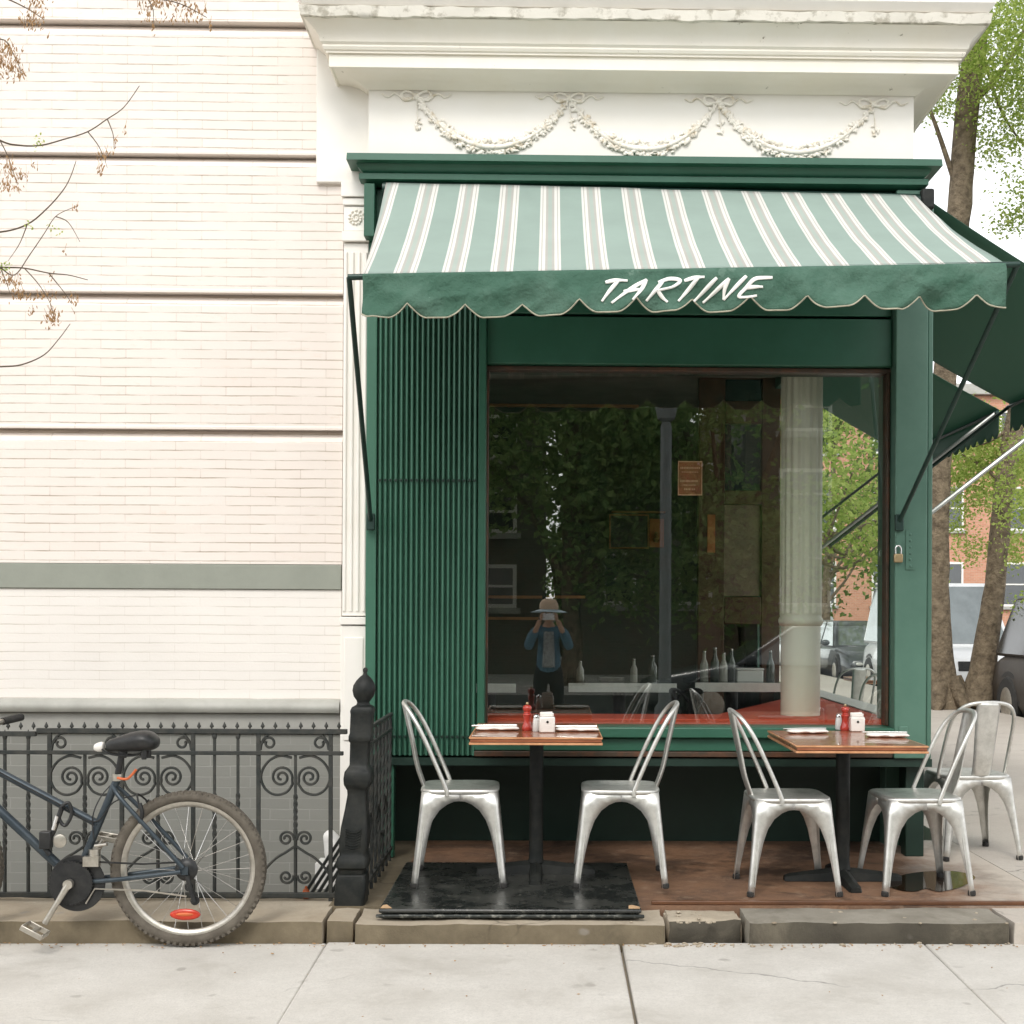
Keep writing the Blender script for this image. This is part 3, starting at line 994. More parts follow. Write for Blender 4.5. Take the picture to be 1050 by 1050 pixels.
mb.box((px0 - .006, PY - .024, Z(251, PY)), (px1 + .004, 7.19, Z(241, PY)))
cap = mb.done('capital', m_white_clean, pil, bevel=.003)
mb = MB()
for k in range(26):
    t = k / 25
    a = t * 4.2 * PI
    rr = .040 * (1 - t) + .006
    mb.ico(V(((px0 + px1) / 2 + rr * math.cos(a), PY - .010, Z(227, PY) + rr * math.sin(a))), .009, 1)
mb.done('capital_scroll', m_garland, cap, smooth=60)
mb = MB()
mb.box((px0 - .008, PY - .022, Z(642, PY)), (px1 + .006, 7.19, Z(634, PY)))
mb.box((px0 - .004, PY - .012, -.2), (px1 + .002, 7.19, Z(643, PY)))
mb.box((px0 + .016, PY - .02, Z(760, PY)), (px1 - .016, PY - .013, Z(655, PY)))
mb.done('pilaster_base', m_white_clean, pil, bevel=.004)

# --- shell of the shop
FL = 0.10
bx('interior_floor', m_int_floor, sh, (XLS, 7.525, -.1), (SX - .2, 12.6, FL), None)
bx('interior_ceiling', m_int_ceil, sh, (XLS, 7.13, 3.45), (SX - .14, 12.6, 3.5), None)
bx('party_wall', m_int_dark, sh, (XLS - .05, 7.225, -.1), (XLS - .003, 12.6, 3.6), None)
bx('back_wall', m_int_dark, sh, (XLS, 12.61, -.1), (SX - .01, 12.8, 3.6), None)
bx('upper_floors', m_white_clean, sh, (XL + .02, 7.21, 3.62), (XR - .03, 13.2, 9.5), None)
bx('upper_front', m_white_clean, sh, (XL + .02, 7.0, zt2 + .44), (XR - .03, 7.2, 9.5), None)
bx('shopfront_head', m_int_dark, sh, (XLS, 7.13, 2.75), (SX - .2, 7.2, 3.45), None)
SO = (7.34, 9.95)
bx('side_wall', m_green_lt, sh, (SX - .14, 7.34, -.1), (SX - .02, 13.0, .80), .004)
bx('side_wall', m_green_lt, sh, (SX - .14, SO[1], .801), (SX - .021, 10.4, 3.55), .004)
bx('side_wall', m_green_lt, sh, (SX - .14, 11.9, .801), (SX - .021, 13.0, 3.55), .004)
bx('side_head', m_green_lt, sh, (SX - .141, 7.33, 3.36), (SX - .019, 13.0, 3.61), .004)
bx('side_sill', m_white_clean, sh, (SX - .16, 7.34, .802), (SX + .02, SO[1] - .003, .845), .004)
# glazed door at the back right, brown frame
dy = 11.0
d0, d1 = X(716, dy, 550), SX - .145
mb = MB()
dz = lambda q: Z(q, dy, 750)
for a, b, c, d in ((716, 743, 378, 775), (781, 800, 378, 775), (743.2, 780.8, 378, 388), (743.2, 780.8, 411, 434), (743.2, 780.8, 503, 517), (743.2, 780.8, 612, 640)):
    mb.box((X(a, dy, 550), dy, max(FL, dz(d))), (X(b, dy, 550), dy + .09, dz(c)))
dr = mb.done('inner_door', m_int_wood, sh, bevel=.006)
m_dim_pane = M('dim_bluish_pane', (0.03, 0.06, 0.055), None, 4, 0.15, bump=0)
m_beige = M('beige_panel', (0.30, 0.21, 0.14), (0.24, 0.17, 0.12), 6, 0.6)
bx('upper_pane', m_dim_pane, dr, (X(743.5, dy, 550), dy + .03, dz(502.5)), (X(780.5, dy, 550), dy + .05, dz(434.5)), None)
bx('transom_pane', m_dim_pane, dr, (X(743.5, dy, 550), dy + .03, dz(410.5)), (X(780.5, dy, 550), dy + .05, dz(388.5)), None)
bx('lower_panel', m_beige, dr, (X(743.5, dy, 550), dy + .03, dz(611)), (X(780.5, dy, 550), dy + .05, dz(517.5)), None)
bx('door_plate', m_orange_sign, dr, (X(725, dy, 550), dy - .02, dz(567)), (X(733, dy, 550), dy - .003, dz(528)), .003)
# cast-iron column inside the corner
lz_ = Z(737, 7.08, 640)
cyy = 7.40
ccx = X(821.5, cyy, 550)
cr = (X(843, cyy, 550) - X(800, cyy, 550)) / 2
zz = lambda q: Z(q, cyy - cr, 820)
mb = MB()
prof = []
nseg = 48
def flute(mb, z0, z1, r, depth):
    rings = []
    for z in (z0, z1):
        rings.append([mb.bm.verts.new((ccx + (r - depth * (0.5 + 0.5 * math.cos(16 * 2 * PI * k / 128))) * math.cos(2 * PI * k / 128),
                                       cyy + (r - depth * (0.5 + 0.5 * math.cos(16 * 2 * PI * k / 128))) * math.sin(2 * PI * k / 128), z)) for k in range(128)])
    for k in range(128):
        mb.bm.faces.new([rings[0][k], rings[0][(k + 1) % 128], rings[1][(k + 1) % 128], rings[1][k]])
flute(mb, zz(630), 3.44, cr * .98, .009)
mb.lathe([(cr * .93, lz_ + .001), (cr * .93, zz(642)), (cr * 1.0, zz(641)), (cr * 1.05, zz(638)), (cr * 1.05, zz(635)), (cr * 0.97, zz(632)), (cr * 1.0, zz(629)), (cr * .6, zz(628))], (ccx, cyy, 0), 40)
mb.done('interior_column', m_cream, sh, smooth=50)
# red ledge along both windows
lz = Z(737, 7.08, 640)
mb = MB()
mb.box((XLS + .02, 7.075, lz - .03), (SX - .165, 7.44, lz))
mb.prism([V((0.98, 7.441, lz - .03)), V((SX - .165, 7.441, lz - .03)), V((SX - .165, 9.7, lz - .03)), V((1.99, 9.7, lz - .03))], (0, 0, .03))
mb.done('red_ledge', m_red_bench, sh, bevel=.004)

# ================================================================== AWNINGS
def scallop(u):
    """0 at the rounded bottoms, 1 at the cusps; u counts scallops"""
    t = abs((u % 1.0) - 0.5) * 2           # 1 at the cusp, 0 mid
    return max(0.0, (t - 0.35) / 0.65) ** 1.5


aw = thing('striped_awning', 'pale green and white striped awning with lettered scalloped valance over the shop window', 'awning', (0.55, 6.88, 3.7))
AT = 6.87
ax0, ax1 = X(396, AT, 190), X(938, AT, 195)
atz0, atz1 = P(396, 187, AT).z, P(938, 200, AT).z
AF = 5.70
fx0, fx1 = P(372, 283, AF).x, P(1031, 271, AF).x
afz0, afz1 = P(372, 281, AF).z, P(1031, 270, AF).z


def canopy_pt(u, v):
    xa = ax0 + (ax1 - ax0) * u
    xb = fx0 + (fx1 - fx0) * u
    za = atz0 + (atz1 - atz0) * u
    zb = afz0 + (afz1 - afz0) * u
    x = xa + (xb - xa) * v
    y = AT + (AF - AT) * v
    z = za + (zb - za) * v - 0.030 * math.sin(PI * v) - 0.008 * math.sin(PI * u * 2) * math.sin(PI * v)
    z += 0.004 * noise.noise(V((x * 3, y * 5, 0)))
    return V((x, y, z))


mb = MB().grid(60, 24, canopy_pt)
uvx = {}
can = mb.done('canopy', m_stripe, aw, smooth=60, solid=0.003, fix=False)
VH = 0.197
nscal = 11.35


def val_y(x, z, u, w):
    a = x + z * .9
    b = x - z * 1.3
    r1 = max(0, 1 - 2.6 * abs(noise.noise(V((a * 4.2, z * 3.0, 2.2))))) ** 2
    r2 = max(0, 1 - 2.6 * abs(noise.noise(V((b * 3.4, z * 4.0, 7.7))))) ** 2
    return (-.020 * (w ** .6) * r1 - .016 * (w ** .6) * r2 + AF - 0.004 - 0.012 * w + 0.035 * w * noise.noise(V((x * 3.2, z * 4, 1.7))) + 0.060 * (w ** .7) * noise.noise(V((a * 3.6, z * 2.5, 4)))
            + 0.036 * (w ** .6) * noise.noise(V((b * 5.5, z * 6, 9))) + .005 * (w ** .5) * noise.noise(V((x * 17, z * 14, 2))))


def val_pt(u, w):
    x = fx0 + (fx1 - fx0) * u
    ztop = afz0 + (afz1 - afz0) * u
    h = VH + 0.006 * math.sin(u * 9) - 0.058 * scallop(u * nscal + 0.20)
    z = ztop - h * w
    return V((x, val_y(x, z, u, w), z))


val = MB().grid(340, 14, val_pt).done('valance', m_valance, aw, smooth=70, solid=0.0025)
edge = [val_pt(i / 340, 1.0) + V((0, -.001, 0)) for i in range(341)]
MB().tube(edge, 0.0036, 6).done('piping', m_piping, val, smooth=60)
MB().tube([P(356, 283, AF + .0) + V((0, .02, .0)), P(1047, 270, AF) + V((0, .02, 0))], 0.014, 10).done('front_bar', m_arm, aw)
MB().tube([V((ax0 - .02, AT + .03, atz0 - .03)), V((ax1 + .04, AT + .03, atz1 - .03))], 0.045, 16).done('roller', m_arm, aw)
for (a, b) in (((358, 285, AF + .02), (380, 534, 6.86)), ((1043, 272, AF + .02), (922, 535, 6.86))):
    pa, pb = P(*a), P(*b)
    arm = MB().tube([pa, pb], 0.0125, 10).done('arm', m_arm, aw)
    MB().box(tuple(pb + V((-.022, -.012, -.05))), tuple(pb + V((.022, .018, .04)))).done('arm_bracket', m_arm, arm, bevel=.005)
bx('end_cap', m_iron, aw, (ax1 + .03, AT - .03, atz1 - .08), (ax1 + .10, AT + .05, atz1 + .03), .012)

# lettering: brushed strokes, each a tapered ribbon lying on the cloth (pixel traced at 5.25 x)
strokes = [
    [[(108, 108), (165, 96), (228, 98)], [(178, 98), (132, 152), (88, 214)]],
    [[(332, 92), (235, 150), (140, 222)], [(330, 90), (300, 150), (252, 212)], [(205, 158), (260, 152), (308, 150)]],
    [[(418, 100), (375, 155), (326, 212)], [(392, 108), (455, 86), (510, 96), (470, 132), (388, 156)], [(388, 158), (412, 188), (442, 214)]],
    [[(532, 98), (590, 82), (640, 80)], [(606, 84), (550, 150), (500, 208)]],
    [[(706, 84), (645, 145), (586, 204)]],
    [[(772, 88), (706, 148), (636, 208)], [(772, 88), (750, 140), (745, 196)], [(864, 76), (810, 130), (745, 198)]],
    [[(1004, 84), (950, 88), (905, 96), (862, 140), (822, 186), (870, 192), (918, 184)], [(858, 142), (900, 140), (950, 138)]],
]
for ch in strokes:
    mb = MB()
    for st in ch:
        pts = smooth_path([V((a, b, 0)) for a, b in st], 8)
        n = len(pts)
        ring = []
        for i, p in enumerate(pts):
            t = (pts[min(i + 1, n - 1)] - pts[max(i - 1, 0)]).normalized()
            nn = V((-t.y, t.x, 0))
            hw = 9.0 * (0.72 + 0.5 * math.sin(PI * min(1, i / (n - 1) * 1.15 + .1)))
            row = []
            for s in (-1, 0, 1):
                q = p + nn * hw * s
                w3 = P(600 + q.x / 5.25, 270 + q.y / 5.25, AF)
                u = (w3.x - fx0) / (fx1 - fx0)
                zt_ = afz0 + (afz1 - afz0) * u
                hh = VH + 0.006 * math.sin(u * 9) - 0.058 * scallop(u * nscal + 0.20)
                w3.y = val_y(w3.x, w3.z, u, min(1, max(0, (zt_ - w3.z) / hh))) - 0.0050
                row.append(mb.bm.verts.new(w3))
            ring.append(row)
        for a, b in zip(ring, ring[1:]):
            for k in range(2):
                mb.bm.faces.new([a[k], a[k + 1], b[k + 1], b[k]])
    mb.done('lettering', m_lettering, val, smooth=60, solid=0.0015)

# --- the plain awnings along the side street
AO = 3.40


def side_awning(y0, y1, label):
    t = thing('side_awning', label, 'awning', (SX, y0, 3.6), 'plain green awnings along the side street')
    zt_, zb_ = 3.78, 2.99
    mb = MB().grid(10, 24, lambda u, v: V((SX + .02 + (AO - SX) * u, y0 + (y1 - y0) * v, zt_ + (zb_ - zt_) * u - .03 * math.sin(PI * u))))
    mb.done('canopy', m_side_canvas, t, smooth=60, solid=0.003)
    def vp(u, w):
        y = y0 + (y1 - y0) * u
        h = .21 - .045 * scallop(u * (y1 - y0) / .16)
        return V((AO + .02 + .008 * math.sin(y * 9) * w, y, zb_ - .002 - h * w))
    MB().grid(110, 6, vp).done('valance', m_side_canvas, t, smooth=60, solid=0.003)
    MB().tube([V((AO, y0 - .02, zb_ - .02)), V((AO, y1 + .02, zb_ - .02))], .014, 8).done('front_bar', m_arm, t)
    for k, yy in enumerate((y0 + .02, y1 - .02)):
        MB().tube([V((AO, yy, zb_ - .02)), V((SX, yy, 1.93))], .013, 8).done('arm', m_arm_lt if k == 0 else m_arm, t)
    return t


side_awning(7.22, 9.50, 'plain dark green awning beside the corner pillar, nearer along the side street')
side_awning(9.75, 12.4, 'plain dark green awning with a scalloped edge, second from the corner')

# ================================================================== FENCE, POST, GRATING
FY = 5.90
fe = thing('iron_fence', 'dark wrought iron railing with scrolls before the grey basement wall', 'fence', tuple(P(190, 918, FY)))


def fp(px, py): return P(px, py, FY)


def bar(name, px, y0, y1, w=0.0068, twist=None, flat=False):
    a, b = fp(px, y0), fp(px, y1)
    mb = MB()
    n = 60 if twist else 2
    pts = [a.lerp(b, i / (n - 1)) for i in range(n)]
    if twist:
        t0, t1 = twist
        mb2r = []
        ang = 0
        rings = []
        for i, p in enumerate(pts):
            f = i / (n - 1)
            tw = t0 < f < t1
            if tw: ang += 0.55
            rr = w * 1.414 * (1.28 if tw else 1.0)
            rings.append([mb.bm.verts.new(p + V((math.cos(ang + PI / 4 + PI / 2 * k), math.sin(ang + PI / 4 + PI / 2 * k), 0)) * rr) for k in range(4)])
        for r1, r2 in zip(rings, rings[1:]):
            for k in range(4):
                mb.bm.faces.new([r1[k], r1[(k + 1) % 4], r2[(k + 1) % 4], r2[k]])
        mb.bm.faces.new(rings[0][::-1]); mb.bm.faces.new(rings[-1])
    else:
        mb.tube(pts, w * 1.414, 4, rot=PI / 4)
    return mb.done(name, m_fence, fe, smooth=30)


for a, b, y, h in ((38, 356, 749, 5), (-80, 37, 752, 5), (-80, 352, 771, 4), (-80, 345, 917, 5)):
    pa, pb = fp(a, y), fp(b, y)
    MB().box((pa.x, FY - .012, pa.z - h / 447), (pb.x, FY + .012, pa.z + h / 447)).done('rail', m_fence, fe, bevel=.002)
for px in (51, 125, 198, 265, 339):
    bar('post', px, 750, 935 if px == 339 else 920, .0085)
for px in (5, 29, 220, 244, -22, -48):
    bar('bar', px, 757, 917, .0058, (.34, .72))
    c = fp(px, 757)
    MB().lathe([(.004, -.01), (.010, 0), (.012, .012), (.004, .03), (.001, .04)], c, 8).done('spear_tip', m_fence, fe)
for px in (87, 162, 303):
    bar('bar', px, 771, 917, .0058, (.30, .62))


def spiral(c, r, a0, a1, s, k=0.62, n=40):
    out = []
    for i in range(n + 1):
        t = i / n
        a = a0 + (a1 - a0) * t
        q = r * (1 - k * t)
        out.append((c[0] + s * q * math.cos(a), c[1] + q * math.sin(a)))
    return out


def scroll(px_pts, w=0.0048):
    pts = [fp(a, b) for a, b in px_pts]
    MB().tube(pts, w * 1.3, 6, flat=1.6).done('scroll', m_fence, fe, smooth=60)


for cx in (87, 162, 303):
    for s in (-1, 1):
        # big C from the post back into the upper spiral
        big = [(cx + s * 4, 777), (cx + s * 16, 775), (cx + s * 27, 780), (cx + s * 34, 790), (cx + s * 35, 800), (cx + s * 30, 810), (cx + s * 20, 815), (cx + s * 9, 812), (cx + s * 3, 804)]
        sp = spiral((cx + s * 14.5, 797), 11.5, PI * .9, PI * .9 + 3.6 * PI, s, .82)
        q = [(p.x, p.y) for p in smooth_path([V((a, b, 0)) for a, b in big], 5)]
        scroll(q + sp[:1])
        scroll(sp)
        # lower small pair, with flaring tails
        sp = spiral((cx + s * 9.5, 860), 8, PI * .95, PI * .95 + 3.2 * PI, s, .8)
        tail = [(cx + s * 1, 868), (cx + s * 10, 874), (cx + s * 20, 880), (cx + s * 30, 890), (cx + s * 35, 897)]
        scroll([(p.x, p.y) for p in smooth_path([V((a, b, 0)) for a, b in tail], 4)])
        scroll(sp)
        sp = spiral((cx + s * 9.5, 899), 7.5, -PI * .95, -PI * .95 - 3.0 * PI, s, .8)
        scroll(sp)
for px, s in ((51, 1), (125, -1), (125, 1), (198, -1), (265, 1), (339, -1)):
    cur = [(px + s * 2, 769), (px + s * 4, 760), (px + s * 10, 753), (px + s * 18, 751)]
    scroll([(p.x, p.y) for p in smooth_path([V((a, b, 0)) for a, b in cur], 5)])
    scroll(spiral((px + s * 11, 762), 6.5, PI, PI + 2.2 * PI, s, .5))
mb = None
fin = None
k = 0
px = -70
while px < 352:
    if fin is None:
        c = fp(px, 748)
        mb = MB()
        s = .0145
        mb.lathe([(s * .22, 0), (s * .2, s * .5), (s * .62, s * .8), (s * .66, s * 1.1), (s * .36, s * 1.7), (s * .05, s * 2.4)], c, 8)
        fin = mb.done('finial', m_fence, fe)
        fin0 = c
    else:
        f2 = fin.copy()
        COL.objects.link(f2)
        f2.location = fin.location + (fp(px, 748) - fin0)
    px += 13.05

# newel post
NPX = P(357, 936, 5.78)
NS = 5.80 / 1320
nw = thing('newel_post', 'heavy black cast iron newel post with ball finial at the end of the railing', 'post', tuple(NPX + V((0, .07, 0))))
nb = NPX + V((0, .07, 0))
h = lambda py: (936 - py) * NS
lean = 14 / 248
MB().lathe([(15.5 * NS, h(937)), (15.8 * NS, h(905)), (14.4 * NS, h(898))], nb, square=True, lean=lean).done('base', m_iron, nw, bevel=.006)
MB().lathe([(12.5 * NS, h(899)), (13 * NS, h(893)), (15.5 * NS, h(891)), (15.5 * NS, h(882)), (13 * NS, h(878)), (13.5 * NS, h(874)), (14.4 * NS, h(866)), (13.6 * NS, h(850)), (11 * NS, h(832)), (9.4 * NS, h(817)),
            (10 * NS, h(812)), (13.3 * NS, h(806)), (14 * NS, h(800)), (13.3 * NS, h(793)), (10 * NS, h(788)), (9.2 * NS, h(786)), (9.6 * NS, h(764)), (11.6 * NS, h(761)), (11.8 * NS, h(757)), (10.8 * NS, h(754)),
            (11.2 * NS, h(734)), (11.8 * NS, h(731)), (10.5 * NS, h(727)), (7 * NS, h(725))], nb, square=True, lean=lean).done('shaft', m_iron, nw, bevel=.003, smooth=50)
prof = [(7.5 * NS, h(726)), (6.5 * NS, h(723)), (6.8 * NS, h(721)), (10.4 * NS, h(716)), (12.0 * NS, h(710)), (11.4 * NS, h(705)), (8.6 * NS, h(700)), (5.0 * NS, h(696)), (2.4 * NS, h(694)), (1.8 * NS, h(692)), (2.6 * NS, h(690)), (2.5 * NS, h(688)), (1.0 * NS, h(686.5))]
MB().lathe(prof, nb, 24, lean=lean).done('finial', m_iron, nw, smooth=50)
mb = MB()
for k in range(7):
    z = h(868) + .012 * k
    mb.tube([nb + V((lean * z + a, -14.2 * NS + .000 * k, z + b)) for a, b in ((-.035, .0), (-.012, -.012), (.012, -.012), (.035, 0))], .004, 6)
mb.done('relief', m_iron, nw, smooth=60)

# short return railing from the post back to the shop wall
rr = thing('return_railing', 'short twisted iron railing running back from the black newel post to the shutter', 'railing', (-.87, 6.4, PZ))
rx = X(383, 6.2, 800)
for z in (Z(748, 6.0), Z(765, 6.0), .16):
    MB().box((rx - .010, 5.92, z - .008), (rx + .010, 6.89, z + .008)).done('rail', m_fence, rr, bevel=.002)
for k in range(7):
    y = 6.0 + .14 * k
    mb = MB()
    n = 50
    mb.tube([V((rx, y, PZ + (Z(748, 6.0) - PZ) * i / n)) for i in range(n + 1)], .0095, 4, twist=.4)
    mb.done('bar', m_fence, rr, smooth=30)
for k in range(3):
    y = 6.07 + .28 * k
    c = [(rx, y + .055 * (1 - .7 * i / 30) * math.cos(i / 30 * 3.4 * PI), .42 + .055 * (1 - .7 * i / 30) * math.sin(i / 30 * 3.4 * PI)) for i in range(31)]
    MB().tube(c, .006, 6).done('scroll', m_fence, rr)

# grating leaning in the sunken area, white bag, small orange thing
g = thing('cellar_grating', 'slanted iron bar grating resting at the sunken area edge by the railing', 'grating', tuple(P(320, 915, 6.05)))
ga, gb = P(312, 916, 6.0), P(352, 916, 6.0)
for k in range(7):
    x = ga.x + (gb.x - ga.x) * k / 6
    MB().tube([V((x, 5.98, .10)), V((x + .10, 6.55, .30))], .008, 6).done('bar', m_iron, g)
for q in (0, 1):
    MB().box((ga.x - .02 + .10 * q, 5.972 + .57 * q, .092 + .2 * q), (gb.x + .02 + .10 * q, 5.992 + .57 * q, .108 + .2 * q)).done('rail', m_iron, g, bevel=.002)
mb = MB()
c = P(341, 868, 6.75)
mb.ball((c.x, c.y, c.z), .06, (.75, .8, 1.35), 24, 16)
for v in mb.bm.verts:
    v.co += V((noise.noise(v.co * 14), noise.noise(v.co * 14 + V((4, 0, 0))), noise.noise(v.co * 11))) * .018
mb.box((c.x - .08, c.y - .06, -.02), (c.x + .10, c.y + .1, c.z - .078))
tag(mb.done('plastic_bag', m_white_plastic, smooth=60), 'small white plastic bag slumped against the wall behind the railing', 'bag')
mb = MB()
c = P(313, 910, 5.93)
mb.lathe([(.010, 0), (.016, .004), (.017, .03), (.012, .042), (.006, .046), (.006, .056)], (c.x, c.y + .02, .094), 14)
tag(mb.done('orange_stopper', m_orange), 'small orange plastic stopper lying at the foot of the railing', 'stopper')

# cellar hatch
hx0, hx1 = X(388, 5.55, 937), X(658, 5.55, 938)
ht = .131
hb = thing('cellar_hatch', 'low black steel cellar hatch carrying two chairs and a table', 'hatch', ((hx0 + hx1) / 2, 6.0, .09))
mb = MB().box((hx0 + .008, 5.575, .089), (hx1 - .008, 6.60, ht - .010))
mb.done('frame', m_hatch_edge, hb, bevel=.004)
HT = ht + .004
MB().box((hx0, 5.555, ht - .014), (hx1, 6.62, HT)).done('plate', m_hatch, hb, bevel=.006)
mb = MB()
mb.box((hx0 - .012, 5.545, .098), (hx1 + .012, 5.562, ht - .018))
mb.done('lip', m_hatch_edge, hb, bevel=.005)
for xa in (hx0 + .006, hx1 - .056):
    mb = MB()
    mb.prism([V((xa, 5.566, HT + .0012)), V((xa + .05, 5.566, HT + .0012)), V((xa + .05 if xa > 0 else xa + .036, 5.60, HT + .0012)), V((xa + .02, 5.635, HT + .0012)), V((xa + .004, 5.625, HT + .0012))], (0, 0, .0012))
    mb.done('worn_corner', m_tape, hb, smooth=0)

# ================================================================== TABLES
def make_table():
    t = thing('cafe_table', 'x', 'table')
    w, d, hh = .305, .39, .705
    MB().box((-w, -d, hh - .0245), (w, d, hh)).done('table_top', m_table, t, bevel=.004)
    mb = MB()
    for z0, z1 in ((hh - .0085, hh - .001), (hh - .036, hh - .026)):
        mb.box((-w - .004, -d - .004, z0), (w + .004, -d + .004, z1))
        mb.box((-w - .004, d - .004, z0), (w + .004, d + .004, z1))
        mb.box((-w - .0042, -d + .0041, z0), (-w + .004, d - .0041, z1))
        mb.box((w - .004, -d + .0041, z0), (w + .0042, d - .0041, z1))
    mb.done('edge_band', m_table_edge, t, bevel=.001)
    MB().box((-w + .006, -d + .006, hh - .036), (w - .006, d - .006, hh - .0255)).done('underside', m_int_wood, t, smooth=0)
    MB().lathe([(.040, .055), (.036, .075), (.034, .10), (.034, hh - .07), (.06, hh - .05), (.11, hh - .045), (.11, hh - .0365)], (0, 0, 0), 24).done('pedestal', m_iron, t)
    ft = MB()
    for a in range(4):
        m = Matrix.Rotation(a * PI / 2, 4, 'Z')
        secs = []
        for x, wv, zt in ((.0, .036, .068), (.06, .034, .062), (.20, .030, .045), (.27, .032, .034), (.29, .024, .026)):
            secs.append([ft.bm.verts.new(m @ V((x, y, z))) for y, z in ((-wv, .0), (wv, .0), (wv * .8, zt * .7), (0, zt), (-wv * .8, zt * .7))])
        for s1, s2 in zip(secs, secs[1:]):
            for k in range(5):
                ft.bm.faces.new([s1[k], s1[(k + 1) % 5], s2[(k + 1) % 5], s2[k]])
        ft.bm.faces.new(secs[-1])
    ft.done('base', m_iron, t, smooth=45)
    return t


TY = 6.345
t1 = make_table()
t1.location = (X(549.5, 5.96, 757), TY, HT + .0)
tag(t1, 'brown table on the black hatch, left of the window, with red pepper mill', group='cafe tables before the window')
t2 = copy_tree(t1)
t2.location = (X(884, 5.96, 765), TY, PZ + .002)
tag(t2, 'brown table on the terracotta floor beside the corner pillar')


# ================================================================== CHAIRS
def make_chair(mat=None, under=None):
    m_s = mat or m_steel
    t = thing('metal_chair', 'x', 'chair')
    TOPZ = .440
    a_of = lambda z: .176 + (.222 - .176) * (1 - z / TOPZ)
    inner = [(0, .030), (.06, .030), (.16, .038), (.25, .050), (.31, .066), (.355, .092), (.382, .125), (.395, .155), (.398, None)]
    outer = [(0, 0), (.06, 0), (.16, 0), (.25, 0), (.31, 0), (.37, 0), (TOPZ, 0.012), (TOPZ, .09), (TOPZ, None)]
    rc = .016
    for sx in (-1, 1):
        for sy in (-1, 1):
            mb = MB()
            cols = []
            for side in (0, 1):
                ri, ro = [], []
                for (zi, ui), (zo, uo) in zip(inner, outer):
                    ai, ao = a_of(zi), a_of(zo)
                    ui_ = ai if ui is None else ui
                    uo_ = ao if uo is None else max(uo, rc)
                    def pt(a, u, z, bulge=0.0):
                        p, q = a - u, a + bulge
                        return V((sx * p, sy * q, z)) if side == 0 else V((sx * q, sy * p, z))
                    ri.append(mb.bm.verts.new(pt(ai, ui_, zi, -.004 if ui is not None else 0)))
                    ro.append(mb.bm.verts.new(pt(ao, uo_, zo)))
                for k in range(len(ri) - 1):
                    mb.bm.faces.new([ri[k], ri[k + 1], ro[k + 1], ro[k]])
                cols.append(ro)
            # rounded corner between the two faces
            mids = []
            for k in range(7):
                zo = outer[k][0]
                ao = a_of(zo) - rc * .30
                mids.append(mb.bm.verts.new(V((sx * ao, sy * ao, zo))))
            for k in range(6):
                mb.bm.faces.new([cols[0][k], cols[0][k + 1], mids[k + 1], mids[k]])
                mb.bm.faces.new([mids[k], mids[k + 1], cols[1][k + 1], cols[1][k]])
            # pressed rib down the leg
            leg = mb.done('leg', m_s, t, smooth=75, solid=.003)
            rib = []
            for z in (.045, .10, .17, .24, .285):
                a = a_of(z) + .0005
                rib.append(V((sx * (a - .028), sy * a, z)))
            MB().tube(rib, lambda q: .0055 * (1 - .5 * abs(2 * q - 1)), 6).done('rib', m_s, leg)
            a = a_of(.01)
            MB().lathe([(.017, 0), (.019, .004), (.018, .020), (.014, .024)], (sx * (a - .014), sy * (a - .014), 0), 12).done('foot_cap', m_rubber, leg)
    # seat
    def ring(r, z, e=5.0):
        out = []
        for k in range(48):
            a = 2 * PI * k / 48
            c, s = math.cos(a), math.sin(a)
            q = (abs(c) ** e + abs(s) ** e) ** (-1 / e)
            out.append(V((r * q * c, r * q * s, z)))
        return out
    mb = MB()
    rings = [[mb.bm.verts.new(p) for p in ring(r, z, e)] for r, z, e in ((.1775, .428, 6), (.1815, .430, 6), (.186, .440, 6), (.184, .4485, 6), (.176, .4525, 6), (.165, .4515, 5), (.14, .4455, 4), (.09, .4425, 3), (.03, .4415, 2))]
    for r1, r2 in zip(rings, rings[1:]):
        for k in range(48):
            mb.bm.faces.new([r1[k], r1[(k + 1) % 48], r2[(k + 1) % 48], r2[k]])
    mb.bm.faces.new(rings[-1])
    mb.done('seat', m_s, t, smooth=60)
    # hoop and splat
    half = [(-.058, .188, .425), (-.062, .190, .455), (-.095, .188, .535), (-.135, .185, .625), (-.178, .180, .715), (-.214, .166, .780), (-.246, .130, .826), (-.266, .075, .846), (-.272, 0, .851)]
    full = half + [(x, -y, z) for x, y, z in half[-2::-1]]
    MB().tube(smooth_path(full, 5), .0105, 10).done('back_hoop', m_s, t, smooth=60)
    sp = smooth_path([(-.272, 0, .848), (-.248, 0, .74), (-.226, 0, .64), (-.205, 0, .54), (-.172, 0, .445)], 5)
    n = len(sp)
    def spl(u, v):
        p = sp[min(n - 1, int(round(v * (n - 1))))]
        w = .068 - .016 * v
        y = (2 * u - 1) * w
        return V((p.x - .012 * (1 - (2 * u - 1) ** 2) + (.004 if u in (0, 1) else 0), y, p.z))
    MB().grid(8, n - 1, spl).done('splat', m_s, t, smooth=60, solid=.0025)
    for s in (-1, 1):
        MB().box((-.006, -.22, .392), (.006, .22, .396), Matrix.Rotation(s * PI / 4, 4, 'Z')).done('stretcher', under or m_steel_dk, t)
    return t


ch0 = make_chair()
GR = 'metal chairs outside the restaurant'


def put_chair(c, px, Y, rot, z, label, group=GR):
    p = P(px, 900, Y)
    c.location = (p.x, Y, z)
    c.rotation_euler = (0, 0, R(rot))
    return tag(c, label, 'chair', group)


